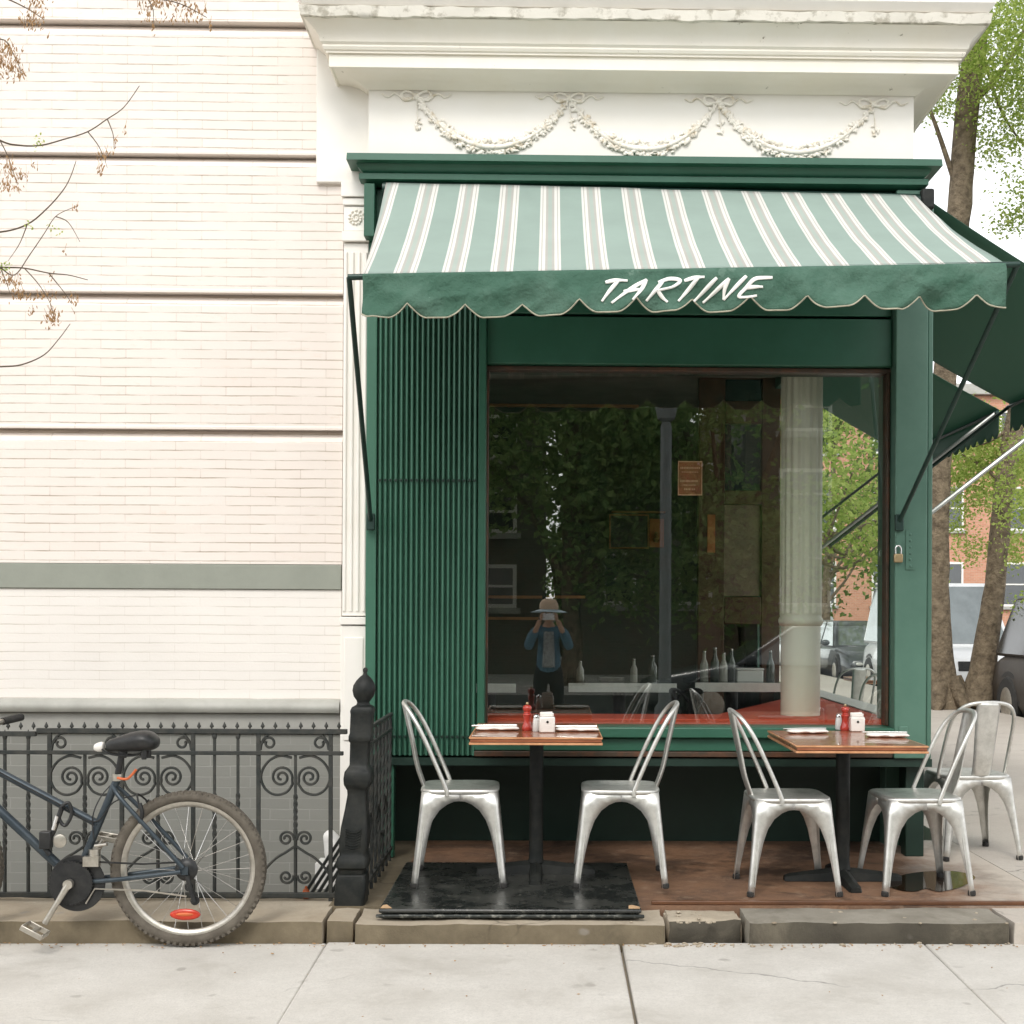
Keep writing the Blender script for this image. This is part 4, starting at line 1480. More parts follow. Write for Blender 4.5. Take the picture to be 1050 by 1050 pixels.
put_chair(ch0, 472, 6.20, 2, HT + .001, 'silver metal chair on the black hatch, back towards the green shutter')
put_chair(copy_tree(ch0), 635, 6.20, 179, HT + .001, 'silver metal chair on the black hatch, back towards the middle of the window')
put_chair(copy_tree(ch0), 806, 6.18, 1, PZ + .002, 'silver metal chair on terracotta floor, facing the table by the corner pillar')
put_chair(copy_tree(ch0), 937, 6.20, 183, PZ + .002, 'silver metal chair turned slightly outward, in front of the corner pillar')
put_chair(copy_tree(ch0), 991, 7.08, 96, PZ + .002, 'silver metal chair seen from behind on the side street pavement')
put_chair(copy_tree(ch0), 868, 11.6, 100, PZ + .002, 'dull metal chair outside, seen through the window, closer to the cream column')
put_chair(copy_tree(ch0), 897, 10.6, 96, PZ + .002, 'dull metal chair outside, seen through the window, closer to the green pillar')
blk = make_chair(m_iron, m_iron)
GI = 'black chairs inside the restaurant'
put_chair(blk, 672, 7.85, 200, FL + .001, 'black metal chair inside, under the window table with the bottle', GI)
put_chair(copy_tree(blk), 733, 7.85, -18, FL + .001, 'black metal chair inside, near the white box on the table', GI)

# side-street table seen through the window
t3 = copy_tree(t1)
t3.location = (P(905, 900, 12.6).x, 12.6, PZ + .002)
tag(t3, 'small table on the side street pavement, seen through the corner of the window')


# ================================================================== THINGS ON THE TABLES
def local(mb_fn, name, mat, parent, **k):
    return mb_fn.done(name, mat, parent, **k)


def make_mill():
    t = thing('pepper_mill', 'x', 'pepper mill')
    MB().lathe([(.024, 0), (.026, .004), (.026, .018), (.021, .030), (.017, .048), (.019, .066), (.023, .078), (.019, .084)], (0, 0, 0), 20).done('body', m_red_lacquer, t, smooth=50)
    MB().lathe([(.017, .0845), (.019, .086), (.015, .091), (.020, .100), (.0225, .110), (.019, .120), (.010, .125)], (0, 0, 0), 20).done('head', m_red_lacquer, t, smooth=50)
    MB().lathe([(.004, .1255), (.007, .129), (.007, .134), (.004, .138)], (0, 0, 0), 12).done('knob', m_brass, t, smooth=50)
    return t


def make_salt():
    t = thing('salt_shaker', 'x', 'salt shaker')
    MB().lathe([(.017, 0), (.019, .004), (.018, .045), (.015, .062), (.014, .066)], (0, 0, 0), 10).done('jar', m_salt, t, smooth=30)
    MB().lathe([(.0155, .0665), (.0155, .074), (.012, .081), (.005, .084)], (0, 0, 0), 16).done('lid', m_chrome, t, smooth=50)
    return t


def make_caddy():
    t = thing('sugar_caddy', 'x', 'sugar caddy')
    MB().prism([V((-.036, -.026, 0)), V((.036, -.026, 0)), V((.040, .026, 0)), V((-.040, .026, 0))], (0, 0, .076)).done('holder', m_ceramic, t, bevel=.006)
    mb = MB()
    for k in range(8):
        a = rng.uniform(-.10, .10)
        mb.box((-.030, -.020 + .0052 * k, .0775), (.030, -.0165 + .0052 * k, .094 + rng.uniform(-.004, .004)), Matrix.Rotation(a * .4, 4, 'Y'))
    mb.done('sugar_packets', m_napkin, t, bevel=.001)
    MB().lathe([(.006, -.0265), (.006, -.0285)], (0, 0, .052), 12, m=Matrix(((1, 0, 0), (0, 0, 1), (0, 1, 0)))).done('hole', m_iron, t)
    return t


def make_napkin():
    t = thing('rolled_napkin', 'x', 'napkin')
    def f(u, v):
        a = 2 * PI * v
        x = -.105 + .21 * u
        e = min(1.0, min(u, 1 - u) * 10) ** .4
        q = V((x, (.034 + .006 * noise.noise(V((x * 20, 0, 3)))) * math.cos(a) * (.75 + .25 * e), .011 + (.0105 * e) * math.sin(a)))
        return q + V((0, .004 * noise.noise(V((x * 25, a, 1))), .003 * noise.noise(V((x * 30, a * 2, 6)))))
    mb = MB().grid(30, 16, f)
    bmesh.ops.remove_doubles(mb.bm, verts=mb.bm.verts[:], dist=1e-5)
    mb.done('cloth', m_napkin, t, smooth=70)
    MB().tube([V((-.125, .004, .0225)), V((-.02, .003, .025)), V((.095, .0, .024))], lambda q: .0035 + .002 * q, 8, flat=.5).done('knife', m_chrome, t)
    return t


mill, salt, cad, nap = make_mill(), make_salt(), make_caddy(), make_napkin()
tops = {0: (t1.location.z + .705, 'the left table on the black hatch'), 1: (t2.location.z + .705, 'the right table by the corner pillar')}


def set_on(o, px, py, k, rot=0, Y=None):
    zt_ = tops[k][0] + .0005
    p = P(px, py, 6)
    f = (CAM.z - zt_) / (CAM.z - p.z)
    q = CAM + (p - CAM) * f
    y = q.y if Y is None else Y
    o.location = (P(px, py, y).x, y, zt_)
    o.rotation_euler = (0, 0, R(rot))
    return o


set_on(mill, 540.5, 749, 0); tag(mill, 'red turned pepper mill on the left table on the hatch', group='red pepper mills')
m2 = set_on(copy_tree(mill), 866.5, 749, 1); tag(m2, 'red turned pepper mill on the right table by the corner pillar')
set_on(salt, 550, 750, 0); tag(salt, 'glass salt shaker with metal lid beside the left red mill', group='salt shakers')
s2 = set_on(copy_tree(salt), 860, 748, 1); tag(s2, 'glass salt shaker beside the red mill on the right table')
set_on(cad, 561, 751, 0, 4); tag(cad, 'white sugar caddy on the left table, beside the salt shaker', group='white sugar caddies')
c2 = set_on(copy_tree(cad), 879, 750, 1, -6); tag(c2, 'white sugar caddy on the right table by the corner pillar')
G = 'rolled white napkins on the tables'
set_on(nap, 510, 749, 0, 3); tag(nap, 'white napkin roll on the left table, nearer the green shutter', group=G)
n2 = set_on(copy_tree(nap), 592, 750, 0, -4); tag(n2, 'white napkin roll on the left table, right of the sugar caddy', group=G)
n3 = set_on(copy_tree(nap), 828, 752, 1, 2); tag(n3, 'white napkin roll on the right table, left of the red mill', group=G)
n4 = set_on(copy_tree(nap), 910, 756, 1, -5); tag(n4, 'white napkin roll on the right table, nearer the corner pillar', group=G)

# padlock on the hasp
pl = thing('padlock', 'worn brass padlock hanging on the green corner pillar', 'padlock', tuple(P(921, 572, 6.86)))
c = P(921, 572, 6.862)
MB().box((c.x - .024, c.y - .012, c.z - .025), (c.x + .024, c.y + .012, c.z + .022)).done('body', m_brass, pl, bevel=.006)
MB().tube(smooth_path([c + V(q) for q in ((-.015, 0, .018), (-.015, 0, .045), (-.010, 0, .060), (0, 0, .065), (.010, 0, .060), (.015, 0, .045), (.015, 0, .018))], 4), .0045, 8).done('shackle', m_chrome, pl)

# ================================================================== INSIDE
def inside_table(xa, xb, Y, px_y, label):
    zt_ = Z(px_y, Y, 640)
    t = thing('indoor_table', label, 'table', ((xa + xb) / 2, Y + .35, FL), 'tables inside the restaurant')
    MB().box((xa, Y + .012, zt_ - .035), (xb, Y + .75, zt_)).done('table_top', m_dim_pane, t, bevel=.004)
    MB().box((xa, Y, zt_ - .055), (xb, Y + .0115, zt_ + .002)).done('cloth_edge', m_napkin, t, bevel=.002)
    MB().lathe([(.24, FL), (.24, FL + .02), (.05, FL + .05), (.04, FL + .08), (.04, zt_ - .036)], ((xa + xb) / 2, Y + .38, 0), 20).done('pedestal', m_iron, t)
    return zt_, t


IY = 8.1
zt1, _ = inside_table(X(583, IY, 700), X(694, IY, 700), IY, 701, 'white edged table inside, in the middle of the window')
inside_table(X(470, IY, 700), X(529, IY, 700), IY, 702, 'white edged table inside, behind the left outdoor table')
inside_table(X(713, IY, 700), X(806, IY, 700), IY, 700, 'white edged table inside, laden with bottles and a white box')


def bottle(px, h_, r, mat, label, Y=8.4, cap=m_chrome):
    t = thing('bottle', label, 'bottle', (X(px, Y, 690), Y, zt1 + .001), 'bottles on the indoor tables')
    mb = MB().lathe([(r, 0), (r * 1.05, .006), (r, h_ * .55), (r * .45, h_ * .75), (r * .4, h_ * .95)], t.location, 14)
    mb.done('body', mat, t)
    MB().lathe([(r * .46, h_ * .951), (r * .46, h_), (r * .2, h_ * 1.01)], t.location, 10).done('cap', cap, t)


m_bot_g = M('dark_bottle_glass', (0.10, 0.11, 0.09), None, 6, .15, bump=0)
m_bot_w = M('pale_bottle', (0.42, 0.40, 0.34), None, 6, .3, bump=0)
bottle(669, .17, .030, m_bot_g, 'dark bottle on the middle indoor table')
bottle(722, .20, .026, m_bot_w, 'pale slim bottle, leftmost on the laden indoor table', 8.4)
bottle(733, .22, .028, m_bot_g, 'tall dark bottle between two pale ones on the laden indoor table', 8.5)
bottle(742, .19, .025, m_bot_w, 'pale bottle right of the tall dark one on the indoor table', 8.35)
bottle(750, .21, .025, m_bot_g, 'dark bottle beside the white box on the indoor table', 8.55)
q = V((X(768, 8.4, 690), 8.4, zt1 + .001))
bxo = thing('white_box', 'small white lidded box on the laden indoor table', 'box', tuple(q))
MB().box((q.x - .085, q.y - .06, q.z), (q.x + .085, q.y + .06, q.z + .075)).done('body', m_ceramic, bxo, bevel=.006)
MB().box((q.x - .09, q.y - .065, q.z + .0755), (q.x + .09, q.y + .065, q.z + .09)).done('lid', m_ceramic, bxo, bevel=.006)
q = V((X(627, 8.4, 690), 8.4, zt1 + .001))
pt_ = thing('white_plates', 'stack of white plates on the middle indoor table', 'plates', tuple(q))
for k in range(3):
    MB().lathe([(.04, .008 * k), (.075, .008 * k + .004), (.085, .008 * k + .008), (.07, .008 * k + .0075)], q, 28).done('plate', m_ceramic, pt_)

bottle(595, .13, .024, m_bot_w, 'small pale bottle on the middle indoor table, left of the plates', 8.45)
bottle(650, .15, .022, m_bot_w, 'small pale bottle on the middle indoor table, between plates and dark bottle', 8.3)
bottle(790, .20, .026, m_bot_g, 'dark bottle right of the white box on the indoor table', 8.5)
for k, (x0_, x1_, yy_, d_) in enumerate(((500, 655, 415, 11.5), (494, 556, 612, 10.6), (494, 552, 634, 10.6), (560, 600, 612, 10.6))):
    a_, b_ = P(x0_, yy_, d_), P(x1_, yy_, d_)
    MB().box((a_.x, d_, a_.z - .012), (b_.x, d_ + .05, a_.z + .012)).done('wooden_rail', m_frame_wood, sh, bevel=.003)
by = 12.58
fr = thing('picture_frame', 'dark picture in a thin honey wood frame on the back wall', 'picture', tuple(P(645, 563, by)))
a, b = P(626, 561, by), P(664, 529, by)
MB().box((a.x, by, a.z), (b.x, by + .02, b.z)).done('picture', m_canvas_pic, fr, smooth=0)
mb = MB()
wd = .014
mb.box((a.x - wd, by - .015, a.z - wd), (b.x + wd, by + .025, a.z)); mb.box((a.x - wd, by - .015, b.z), (b.x + wd, by + .025, b.z + wd))
mb.box((a.x - wd, by - .015, a.z), (a.x, by + .025, b.z)); mb.box((b.x, by - .015, a.z), (b.x + wd, by + .025, b.z))
mb.done('frame', m_frame_wood, fr, bevel=.003)
pn = thing('wall_plaque', 'small orange panel hanging right of the dark picture', 'panel', tuple(P(673, 562, by)))
a, b = P(666, 561, by), P(681, 532, by)
MB().box((a.x, by, a.z), (b.x, by + .015, b.z)).done('board', m_orange_sign, pn, bevel=.003)
MB().lathe([(.02, 0), (.03, .03), (.012, .05), (.02, .075), (.006, .1)], (P(673, 555, by).x, by - .022, P(673, 556, by).z), 10).done('relief', m_frame_wood, pn)
MB().box((P(627, 525, by).x, by - .03, P(627, 526, by).z), (P(682, 525, by).x, by + .02, P(627, 524, by).z)).done('rail', m_frame_wood, pn, bevel=.003)

# ================================================================== BICYCLE
BY = 5.45
BS = BY / 1320
bk = thing('bicycle', 'dusty blue mountain bicycle parked by the iron railing', 'bicycle', tuple(P(193, 969, BY)))


def bp(px, py, dy=0.0):
    p = P(px, py, BY)
    return V((p.x, BY + dy, p.z))


HUB = bp(193.5, 890)
TR = HUB.z - 0.001 - 0.003


def make_wheel(c):
    w = MB()
    n = 96
    w.tube([c + V((0.302 * TR / .328 * math.cos(2 * PI * i / n), 0, 0.302 * TR / .328 * math.sin(2 * PI * i / n))) for i in range(n)], 0.0235, 12, closed=True)
    k = TR / .328
    for i in range(76):
        a = 2 * PI * i / 76
        for yy, da in ((-.015, 0), (0, .5), (.015, 0)):
            aa = a + da * 2 * PI / 76
            m = Matrix.Translation(c) @ Matrix.Rotation(-aa, 4, 'Y') @ Matrix.Translation((TR - .0055 - abs(yy) * .25, yy, 0))
            w.box((-.006, -.0055, -.0075), (.0055, .0055, .0075), m)
    whl = w.done('wheel', m_dirty_rubber, bk, smooth=50)
    r = MB()
    r1, r2 = .283 * k, .262 * k
    sec = [(r1, -.012), (r1 - .004, -.0125), (r2, -.006), (r2 - .003, 0), (r2, .006), (r1 - .004, .0125), (r1, .012)]
    rings = [[r.bm.verts.new(c + V((q * math.cos(2 * PI * i / n), y, q * math.sin(2 * PI * i / n)))) for q, y in sec] for i in range(n)]
    for i in range(n):
        a, b = rings[i], rings[(i + 1) % n]
        for j in range(6):
            r.bm.faces.new([a[j], a[j + 1], b[j + 1], b[j]])
    r.done('rim', m_alu, whl, smooth=50)
    s = MB()
    for i in range(28):
        a = 2 * PI * i / 28
        sd = -1 if i % 2 else 1
        off = .55 if (i // 2) % 2 else -.55
        s.tube([c + V((.020 * math.cos(a + off * 2), sd * .028, .020 * math.sin(a + off * 2))), c + V((r2 * math.cos(a), 0, r2 * math.sin(a)))], .0012, 5)
    s.done('spokes', m_chrome, whl)
    m = Matrix.Rotation(PI / 2, 3, 'X')
    MB().lathe([(.008, -.055), (.008, -.036), (.024, -.034), (.024, -.028), (.012, -.024), (.012, .024), (.024, .028), (.024, .034), (.008, .036), (.008, .055)], c, 18, m=m).done('hub', m_alu, whl)
    return whl


make_wheel(HUB)
FH = bp(-77, 890)
FH.z = HUB.z
make_wheel(FH)
ref = MB()
rc_ = bp(190.7, 937, -.012)
ref.ball(rc_, 15.5 * BS, (1, .16, .38), 24, 12)
ref.done('reflector', m_reflector, bk)
MB().ball(rc_ + V((0, -.008, .002)), 9 * BS, (1, .14, .22), 16, 8).done('reflector_lens', m_orange, bk)

fm = MB()
BB = bp(77, 903)
ST = bp(121, 797)
HT0, HT1 = bp(-32, 764), bp(-41, 796)
fm.tube([BB, ST], .0165, 14)
fm.tube([HT0 + V((0, 0, -.01)).lerp(HT1 - HT0, .25), bp(101, 845)], .0165, 14)
fm.tube([HT1 + V((0, 0, .012)), BB], .0195, 14)
fm.tube([HT0, HT1], .021, 14)
m = Matrix.Rotation(PI / 2, 3, 'X')
fm.lathe([(.021, -.036), (.023, -.034), (.023, .034), (.021, .036)], BB, 18, m=m)
for s in (-1, 1):
    fm.tube(smooth_path([bp(117, 806, .012 * s), bp(128, 818, .045 * s), bp(160, 852, .058 * s), bp(192, 887, .062 * s)], 5), .0095, 10)
    fm.tube(smooth_path([BB + V((.02, .025 * s, 0)), bp(120, 900, .045 * s), bp(190, 891, .062 * s)], 5), .010, 10)
    d = HUB + V((0, .058 * s, 0))
    fm.box((d.x - .022, d.y - .003, d.z - .018), (d.x + .014, d.y + .003, d.z + .016))
fm.done('frame', m_bike, bk, smooth=50)
fk = MB()
for s in (-1, 1):
    fk.tube(smooth_path([bp(-42, 800, .02 * s), bp(-44, 806, .055 * s), bp(-60, 850, .058 * s), FH + V((0, .056 * s, 0))], 5), .014, 10)
fk.tube([bp(-41, 798, -.06), bp(-41, 798, .06)], .018, 10)
fk.done('fork', m_bike, bk)
MB().tube([bp(119, 803), bp(125.5, 770)], .0135, 12).done('seat_post', m_bike_dk, bk)
MB().lathe([(.021, -.014), (.022, 0), (.021, .014)], bp(120.5, 797), 14).done('seat_clamp', m_alu, bk)
MB().tube(smooth_path([bp(122, 797, -.02), bp(132, 798, -.028), bp(138, 793, -.03), bp(142, 788, -.03)], 4), .0055, 8).done('quick_release', m_orange, bk)
# saddle: loft along its length
prof_s = [(96, 764.0, 2.6, .012), (100, 762, 4.2, .020), (108, 760.5, 5, .026), (118, 757.5, 6, .034), (130, 753.5, 8, .050), (142, 750.5, 9.5, .070), (152, 750.5, 9, .076), (159, 754, 7, .066), (162.5, 759, 3, .040)]


def saddle_part(lo, hi, nm, mt):
    mb = MB()
    rings = []
    for px, py, hh, w in prof_s[lo:hi]:
        rings.append([])
        for k in range(16):
            a = 2 * PI * k / 16
            cs, sn = math.cos(a), math.sin(a)
            y = w * (abs(cs) ** .8) * (1 if cs > 0 else -1)
            z = hh * BS * sn * (1 if sn > 0 else 1.35)
            p = bp(px, py + hh * .8)
            rings[-1].append(mb.bm.verts.new(V((p.x, BY + y, p.z + z))))
    for a, b in zip(rings, rings[1:]):
        for k in range(16):
            mb.bm.faces.new([a[k], a[(k + 1) % 16], b[(k + 1) % 16], b[k]])
    mb.bm.faces.new(rings[0][::-1]); mb.bm.faces.new(rings[-1])
    return mb.done(nm, mt, bk, smooth=60, subsurf=1)


sad = saddle_part(2, 9, 'saddle', m_bike_dk)
saddle_part(0, 3, 'saddle_nose', m_ceramic)
mb = MB()
for s in (-1, 1):
    mb.tube(smooth_path([bp(106, 768, .018 * s), bp(116, 773, .022 * s), bp(140, 774, .022 * s), bp(154, 766, .03 * s)], 4), .0042, 6)
mb.lathe([(.016, -.02), (.02, 0), (.016, .02)], bp(126, 772), 12)
for s in (-1, 1):
    mb.lathe([(.010, -.02), (.013, 0), (.010, .025)], bp(150, 773, .03 * s), 10)
mb.done('saddle_rails', m_bike_dk, bk)
cr_c = bp(82, 904, -.052)
mrot = Matrix.Rotation(PI / 2, 3, 'X')
MB().lathe([(28 * BS, -.004), (28.5 * BS, 0), (28 * BS, .004)], cr_c + V((0, .02, 0)), 48, m=mrot).done('chain_guard', m_bike_dk, bk)
mb = MB()
for i in range(42):
    a = 2 * PI * i / 42
    mb.box((-.004, -.002, -.003), (.004, .002, .005), Matrix.Translation(BB + V((0, -.050, 0))) @ Matrix.Rotation(-a, 4, 'Y') @ Matrix.Translation((.088, 0, 0)))
mb.lathe([(.088, -.0015), (.088, .0015)], BB + V((0, -.050, 0)), 42, m=mrot)
mb.done('chainring', m_bike_dk, bk, smooth=30)
mb = MB()
pa, pb = BB + V((0, -.075, 0)), bp(54, 942, -.085)
mb.tube([pa, pa.lerp(pb, .5), pb], [.015, .011, .012], 10)
mb.lathe([(.020, -.012), (.020, .012)], pa, 16, m=mrot)
mb.done('crank', m_alu, bk)
MB().tube([BB + V((0, .07, 0)), BB + (BB - bp(54, 942)) + V((0, .08, 0))], [.014, .011], 10).done('crank', m_alu, bk)


def pedal(c, ang):
    mb = MB()
    m = Matrix.Translation(c) @ Matrix.Rotation(R(ang), 4, 'Y')
    for yy in (-.045, .038):
        mb.box((-.048, yy, -.011), (.048, yy + .007, .011), m)
    for xx in (-.048, .041):
        mb.box((xx, -.037, -.012), (xx + .007, .037, .012), m)
    mb.box((-.008, -.037, -.008), (.008, .037, .008), m)
    mb.done('pedal', m_alu, bk, bevel=.002)


pedal(bp(49, 946, -.135), 28)
pedal(BB + (BB - bp(54, 942)) + V((0, .13, 0)), 10)
ch = [bp(86, 881, -.045), bp(150, 884, -.042), bp(193, 882, -.038)]
MB().tube(ch, .0042, 6).done('chain', m_bike_dk, bk)
MB().tube([bp(92, 924, -.045), bp(101, 909, -.044), bp(150, 911, -.041), bp(194, 917, -.04)], .0038, 6).done('chain', m_alu, bk)
MB().lathe([(.048, -.008), (.040, 0), (.030, .008)], HUB + V((0, -.042, 0)), 24, m=mrot).done('sprockets', m_bike_dk, bk)
mb = MB()
mb.tube([bp(196, 895, -.06), bp(199, 908, -.06), bp(203, 922, -.055)], .010, 8)
for q in ((197, 907), (203, 921)):
    mb.lathe([(.019, -.004), (.019, .004)], bp(*q, -.045), 14, m=mrot)
mb.done('rear_derailleur', m_bike_dk, bk)
mb = MB()
mb.lathe([(.024, -.012), (.024, .012)], bp(98, 873, -.01), 14)
mb.tube([bp(100, 866, -.03), bp(113, 864, -.04)], .007, 8)
mb.box(tuple(bp(90, 886, -.06)), tuple(bp(106, 876, -.03)))
mb.done('front_derailleur', m_alu, bk, smooth=40)
mb = MB()
mb.tube(smooth_path([bp(147, 822, -.05), bp(150, 832, -.055), bp(147, 842, -.05)], 4), .009, 8)
mb.tube(smooth_path([bp(147, 822, .05), bp(150, 832, .055), bp(147, 842, .05)], 4), .009, 8)
mb.tube(smooth_path([bp(146, 822, -.05), bp(141, 814, 0), bp(146, 822, .05)], 4), .004, 6)
mb.done('rear_brake', m_bike_dk, bk)
MB().tube(smooth_path([bp(-35, 770, -.02), bp(10, 795, -.03), bp(60, 822, -.025), bp(98, 842, -.02), bp(118, 822, -.02), bp(140, 815, -.01)], 6), .0028, 6).done('brake_cable', m_bike_dk, bk)
MB().tube(smooth_path([bp(118, 800, .02), bp(106, 815, -.02), bp(97, 836, -.02), bp(98, 860, -.02)], 6), .0028, 6).done('gear_cable', m_bike_dk, bk)
MB().tube([HT0, bp(-30, 752), bp(-22, 746)], .014, 10).done('stem', m_bike_dk, bk)
bar_ = [bp(-8, 741, -.30), bp(-22, 745, -.12), bp(-23, 746, 0), bp(-22, 745, .12), bp(-8, 741, .30)]
hbm = MB().tube(smooth_path(bar_, 5), .0125, 10).done('handlebar', m_alu, bk)
for s in (0, -1):
    MB().tube([bar_[s], bar_[s].lerp(bar_[1 if s == 0 else -2], .62)], .017, 10).done('grip', m_rubber, hbm)

lk = thing('bicycle_lock', 'black lock and cable with a silver disc hung on the bicycle top tube', 'lock', tuple(bp(62, 850)))
mb = MB()
mb.tube(smooth_path([bp(66, 826, -.035), bp(73, 822, -.03), bp(76, 834, -.03), bp(70, 845, -.035), bp(64, 838, -.035), bp(66, 826, -.035)], 6), .0075, 8)
mb.tube(smooth_path([bp(66, 828, -.03), bp(62, 840, -.035), bp(58, 852, -.04), bp(52, 862, -.045)], 5), .011, 8)
mb.done('cable', m_bike_dk, lk)
MB().box(tuple(bp(46, 868, -.07)), tuple(bp(58, 850, -.03))).done('body', m_bike_dk, lk, bevel=.006)
mb = MB()
mb.tube([bp(50, 866, -.05), bp(56, 874, -.05)], .012, 8)
mb.done('bracket', m_bike_dk, lk)
MB().lathe([(.012, -.006), (.028, -.003), (.028, .003), (.02, .006)], bp(66.5, 860, -.055), 20, m=mrot).done('disc', m_alu, lk)
MB().tube([bp(59, 849, -.045), bp(63, 835, -.045)], .009, 8).done('shackle', m_chrome, lk)


# ================================================================== TREES
def leaf_cloud(mb, clumps, n, size, rg, per=7, spread=0.22):
    """small folded leaves gathered on twig ends scattered through the clumps' volume"""
    wts = [c[3] ** 2 for c in clumps]
    done_ = 0
    while done_ < n:
        cx, cy, cz, r = rg.choices(clumps, wts)[0]
        d = V((rg.gauss(0, 1), rg.gauss(0, 1), rg.gauss(0, 1))).normalized() * r * (rg.random() ** 0.45)
        d.z *= .75
        tw = V((cx, cy, cz)) + d
        k = rg.randint(max(2, per - 3), per + 3)
        for _ in range(k):
            c = tw + V((rg.gauss(0, 1), rg.gauss(0, 1), rg.gauss(0, .8))) * spread
            a = V((rg.gauss(0, 1), rg.gauss(0, 1), rg.gauss(-.3, .7))).normalized()
            b = a.cross(V((rg.gauss(0, 1), rg.gauss(0, 1), rg.gauss(0, 1)))).normalized()
            s = size * rg.uniform(.6, 1.3)
            nn = a.cross(b) * s * .12
            p = [c, c + a * s * .5 + b * s * .30 + nn, c + a * s, c + a * s * .5 - b * s * .30 + nn]
            mb.bm.faces.new([mb.bm.verts.new(q) for q in p])
        done_ += k


def tree(name, label, stems, limbs, clumps, n, size, bark, leaf, group=None, seed=1, per=7, spread=.22, roots=True):
    rg = random.Random(seed)
    base = V(stems[0][0][0])
    t = thing(name, label, 'tree', tuple(base), group)
    mb = MB()
    for pts, radii in stems:
        sp = smooth_path(pts, 6)
        m_ = len(sp)
        rad = []
        for i in range(m_):
            q = i / (m_ - 1) * (len(radii) - 1)
            k = min(int(q), len(radii) - 2)
            rad.append((radii[k] + (radii[k + 1] - radii[k]) * (q - k)) * (1 + .06 * noise.noise(sp[i] * 2)))
        mb.tube(sp, rad, 14)
    if roots:
        r0_ = stems[0][1][0]
        for k in range(6):
            a = k * 1.05 + rg.uniform(-.3, .3)
            d = V((math.cos(a), math.sin(a), 0))
            mb.tube([base + d * r0_ * .5 + V((0, 0, r0_ * 1.5)), base + d * r0_ * 1.1 + V((0, 0, r0_ * .4)), base + d * r0_ * 1.5 + V((0, 0, -.02))], [r0_ * .4, r0_ * .35, r0_ * .12], 8)
    for v in mb.bm.verts:
        v.co += V((noise.noise(v.co * 5), noise.noise(v.co * 5 + V((7, 0, 0))), 0)) * .02
    mb.done('trunk', bark, t, smooth=60)
    if limbs:
        for pts, ra, rb in limbs:
            MB().tube(smooth_path(pts, 5), lambda q, ra=ra, rb=rb: ra + (rb - ra) * q, 8).done('limb', bark, t, smooth=60)
    if n:
        mb = MB()
        leaf_cloud(mb, clumps, n, size, rg, per, spread)
        mb.done('crown', leaf, t, smooth=0, fix=False)
    return t


# the twin-stemmed street tree beside the parked cars
TD = 18.5
tb = P(985, 730, TD); tb.z = PZ
T = lambda px, py, d=TD: P(px, py, d)
cl = []
for px, py, d, r in ((985, 60, 18, 1.1), (1040, 30, 17, 1.0), (1055, 110, 18, .9), (960, 20, 19, .8), (1020, 150, 18.6, .45), (1062, 190, 18, .6), (1000, -80, 18.5, 1.6), (1100, -60, 18, 1.6), (1130, 80, 18, 1.3), (955, 105, 19.5, .35), (1035, 225, 18.5, .3),
                     (1045, 520, 17.2, .42), (1010, 465, 18.8, .55), (985, 475, 19.4, .45), (1025, 500, 18.0, .35), (995, 520, 19.2, .30), (1052, 560, 17.4, .30), (1062, 470, 17.5, .5), (970, 430, 19.5, .4), (1045, 620, 17.6, .14), (1030, 450, 19, .6), (1000, 500, 19.6, .6), (1000, 560, 19.6, .35), (1040, 560, 19.2, .35), (985, 440, 19.5, .5), (1040, 480, 18.8, .45), (975, 540, 19.8, .22)):
    p = T(px, py, d)
    cl.append((p.x, p.y, p.z, r))
tree('street_tree', 'twin stemmed street tree with rough brown bark and fresh green leaves', [
    ([tb + V((-.25, 0, -.02)), T(963, 690), T(959, 600), T(963, 480), T(973, 330), T(984, 210), T(992, 110), T(1008, 0), T(1030, -120)], [.30, .23, .19, .17, .165, .17, .165, .15, .12]),
    ([tb + V((.16, -.1, -.02)), T(1007, 690), T(1020, 600), T(1030, 500), T(1046, 410), T(1085, 280), T(1120, 120)], [.27, .20, .15, .145, .14, .13, .10])],
    [([T(985, 205), T(960, 130), T(940, 80)], .05, .015), ([T(992, 110), T(1030, 70), T(1060, 10)], .06, .02), ([T(1000, 60), T(975, 20), T(950, -30)], .05, .015), ([T(1032, 500), T(1010, 480, 18.8), T(985, 465, 19.2)], .04, .01), ([T(1045, 430), T(1020, 450), T(1000, 458, 18.8)], .03, .01),
     ([T(1004, 40), T(1025, 110), T(1050, 150)], .035, .01)],
    cl, 46000, .060, m_bark, m_leaf_fresh, seed=11, per=9, spread=.11)


def side_tree(x, y, hgt, r, lab, seed, leaf, low=2.2, n=5500, size=.16, grp='street trees further down the side street'):
    rg = random.Random(seed)
    b = V((x, y, PZ))
    top = V((x + rg.uniform(-.3, .3), y, hgt))
    cl_ = [(x + rg.gauss(0, r * .55), y + rg.gauss(0, r * .55), rg.uniform(low, hgt), r * rg.uniform(.35, .6)) for _ in range(16)]
    lm = [([V((x, y, low + .3 * k)), V((c[0], c[1], c[2])).lerp(V((x, y, low)), .5), V(c[:3])], .06, .015) for k, c in enumerate(cl_[:7])]
    return tree('street_tree', lab, [([b, V((x + .05, y, low * .6)), V((x - .05, y, low * 1.2)), top], [.20, .16, .14, .05])], lm, cl_, n, size, m_bark, leaf, grp, seed, per=8, spread=.28)


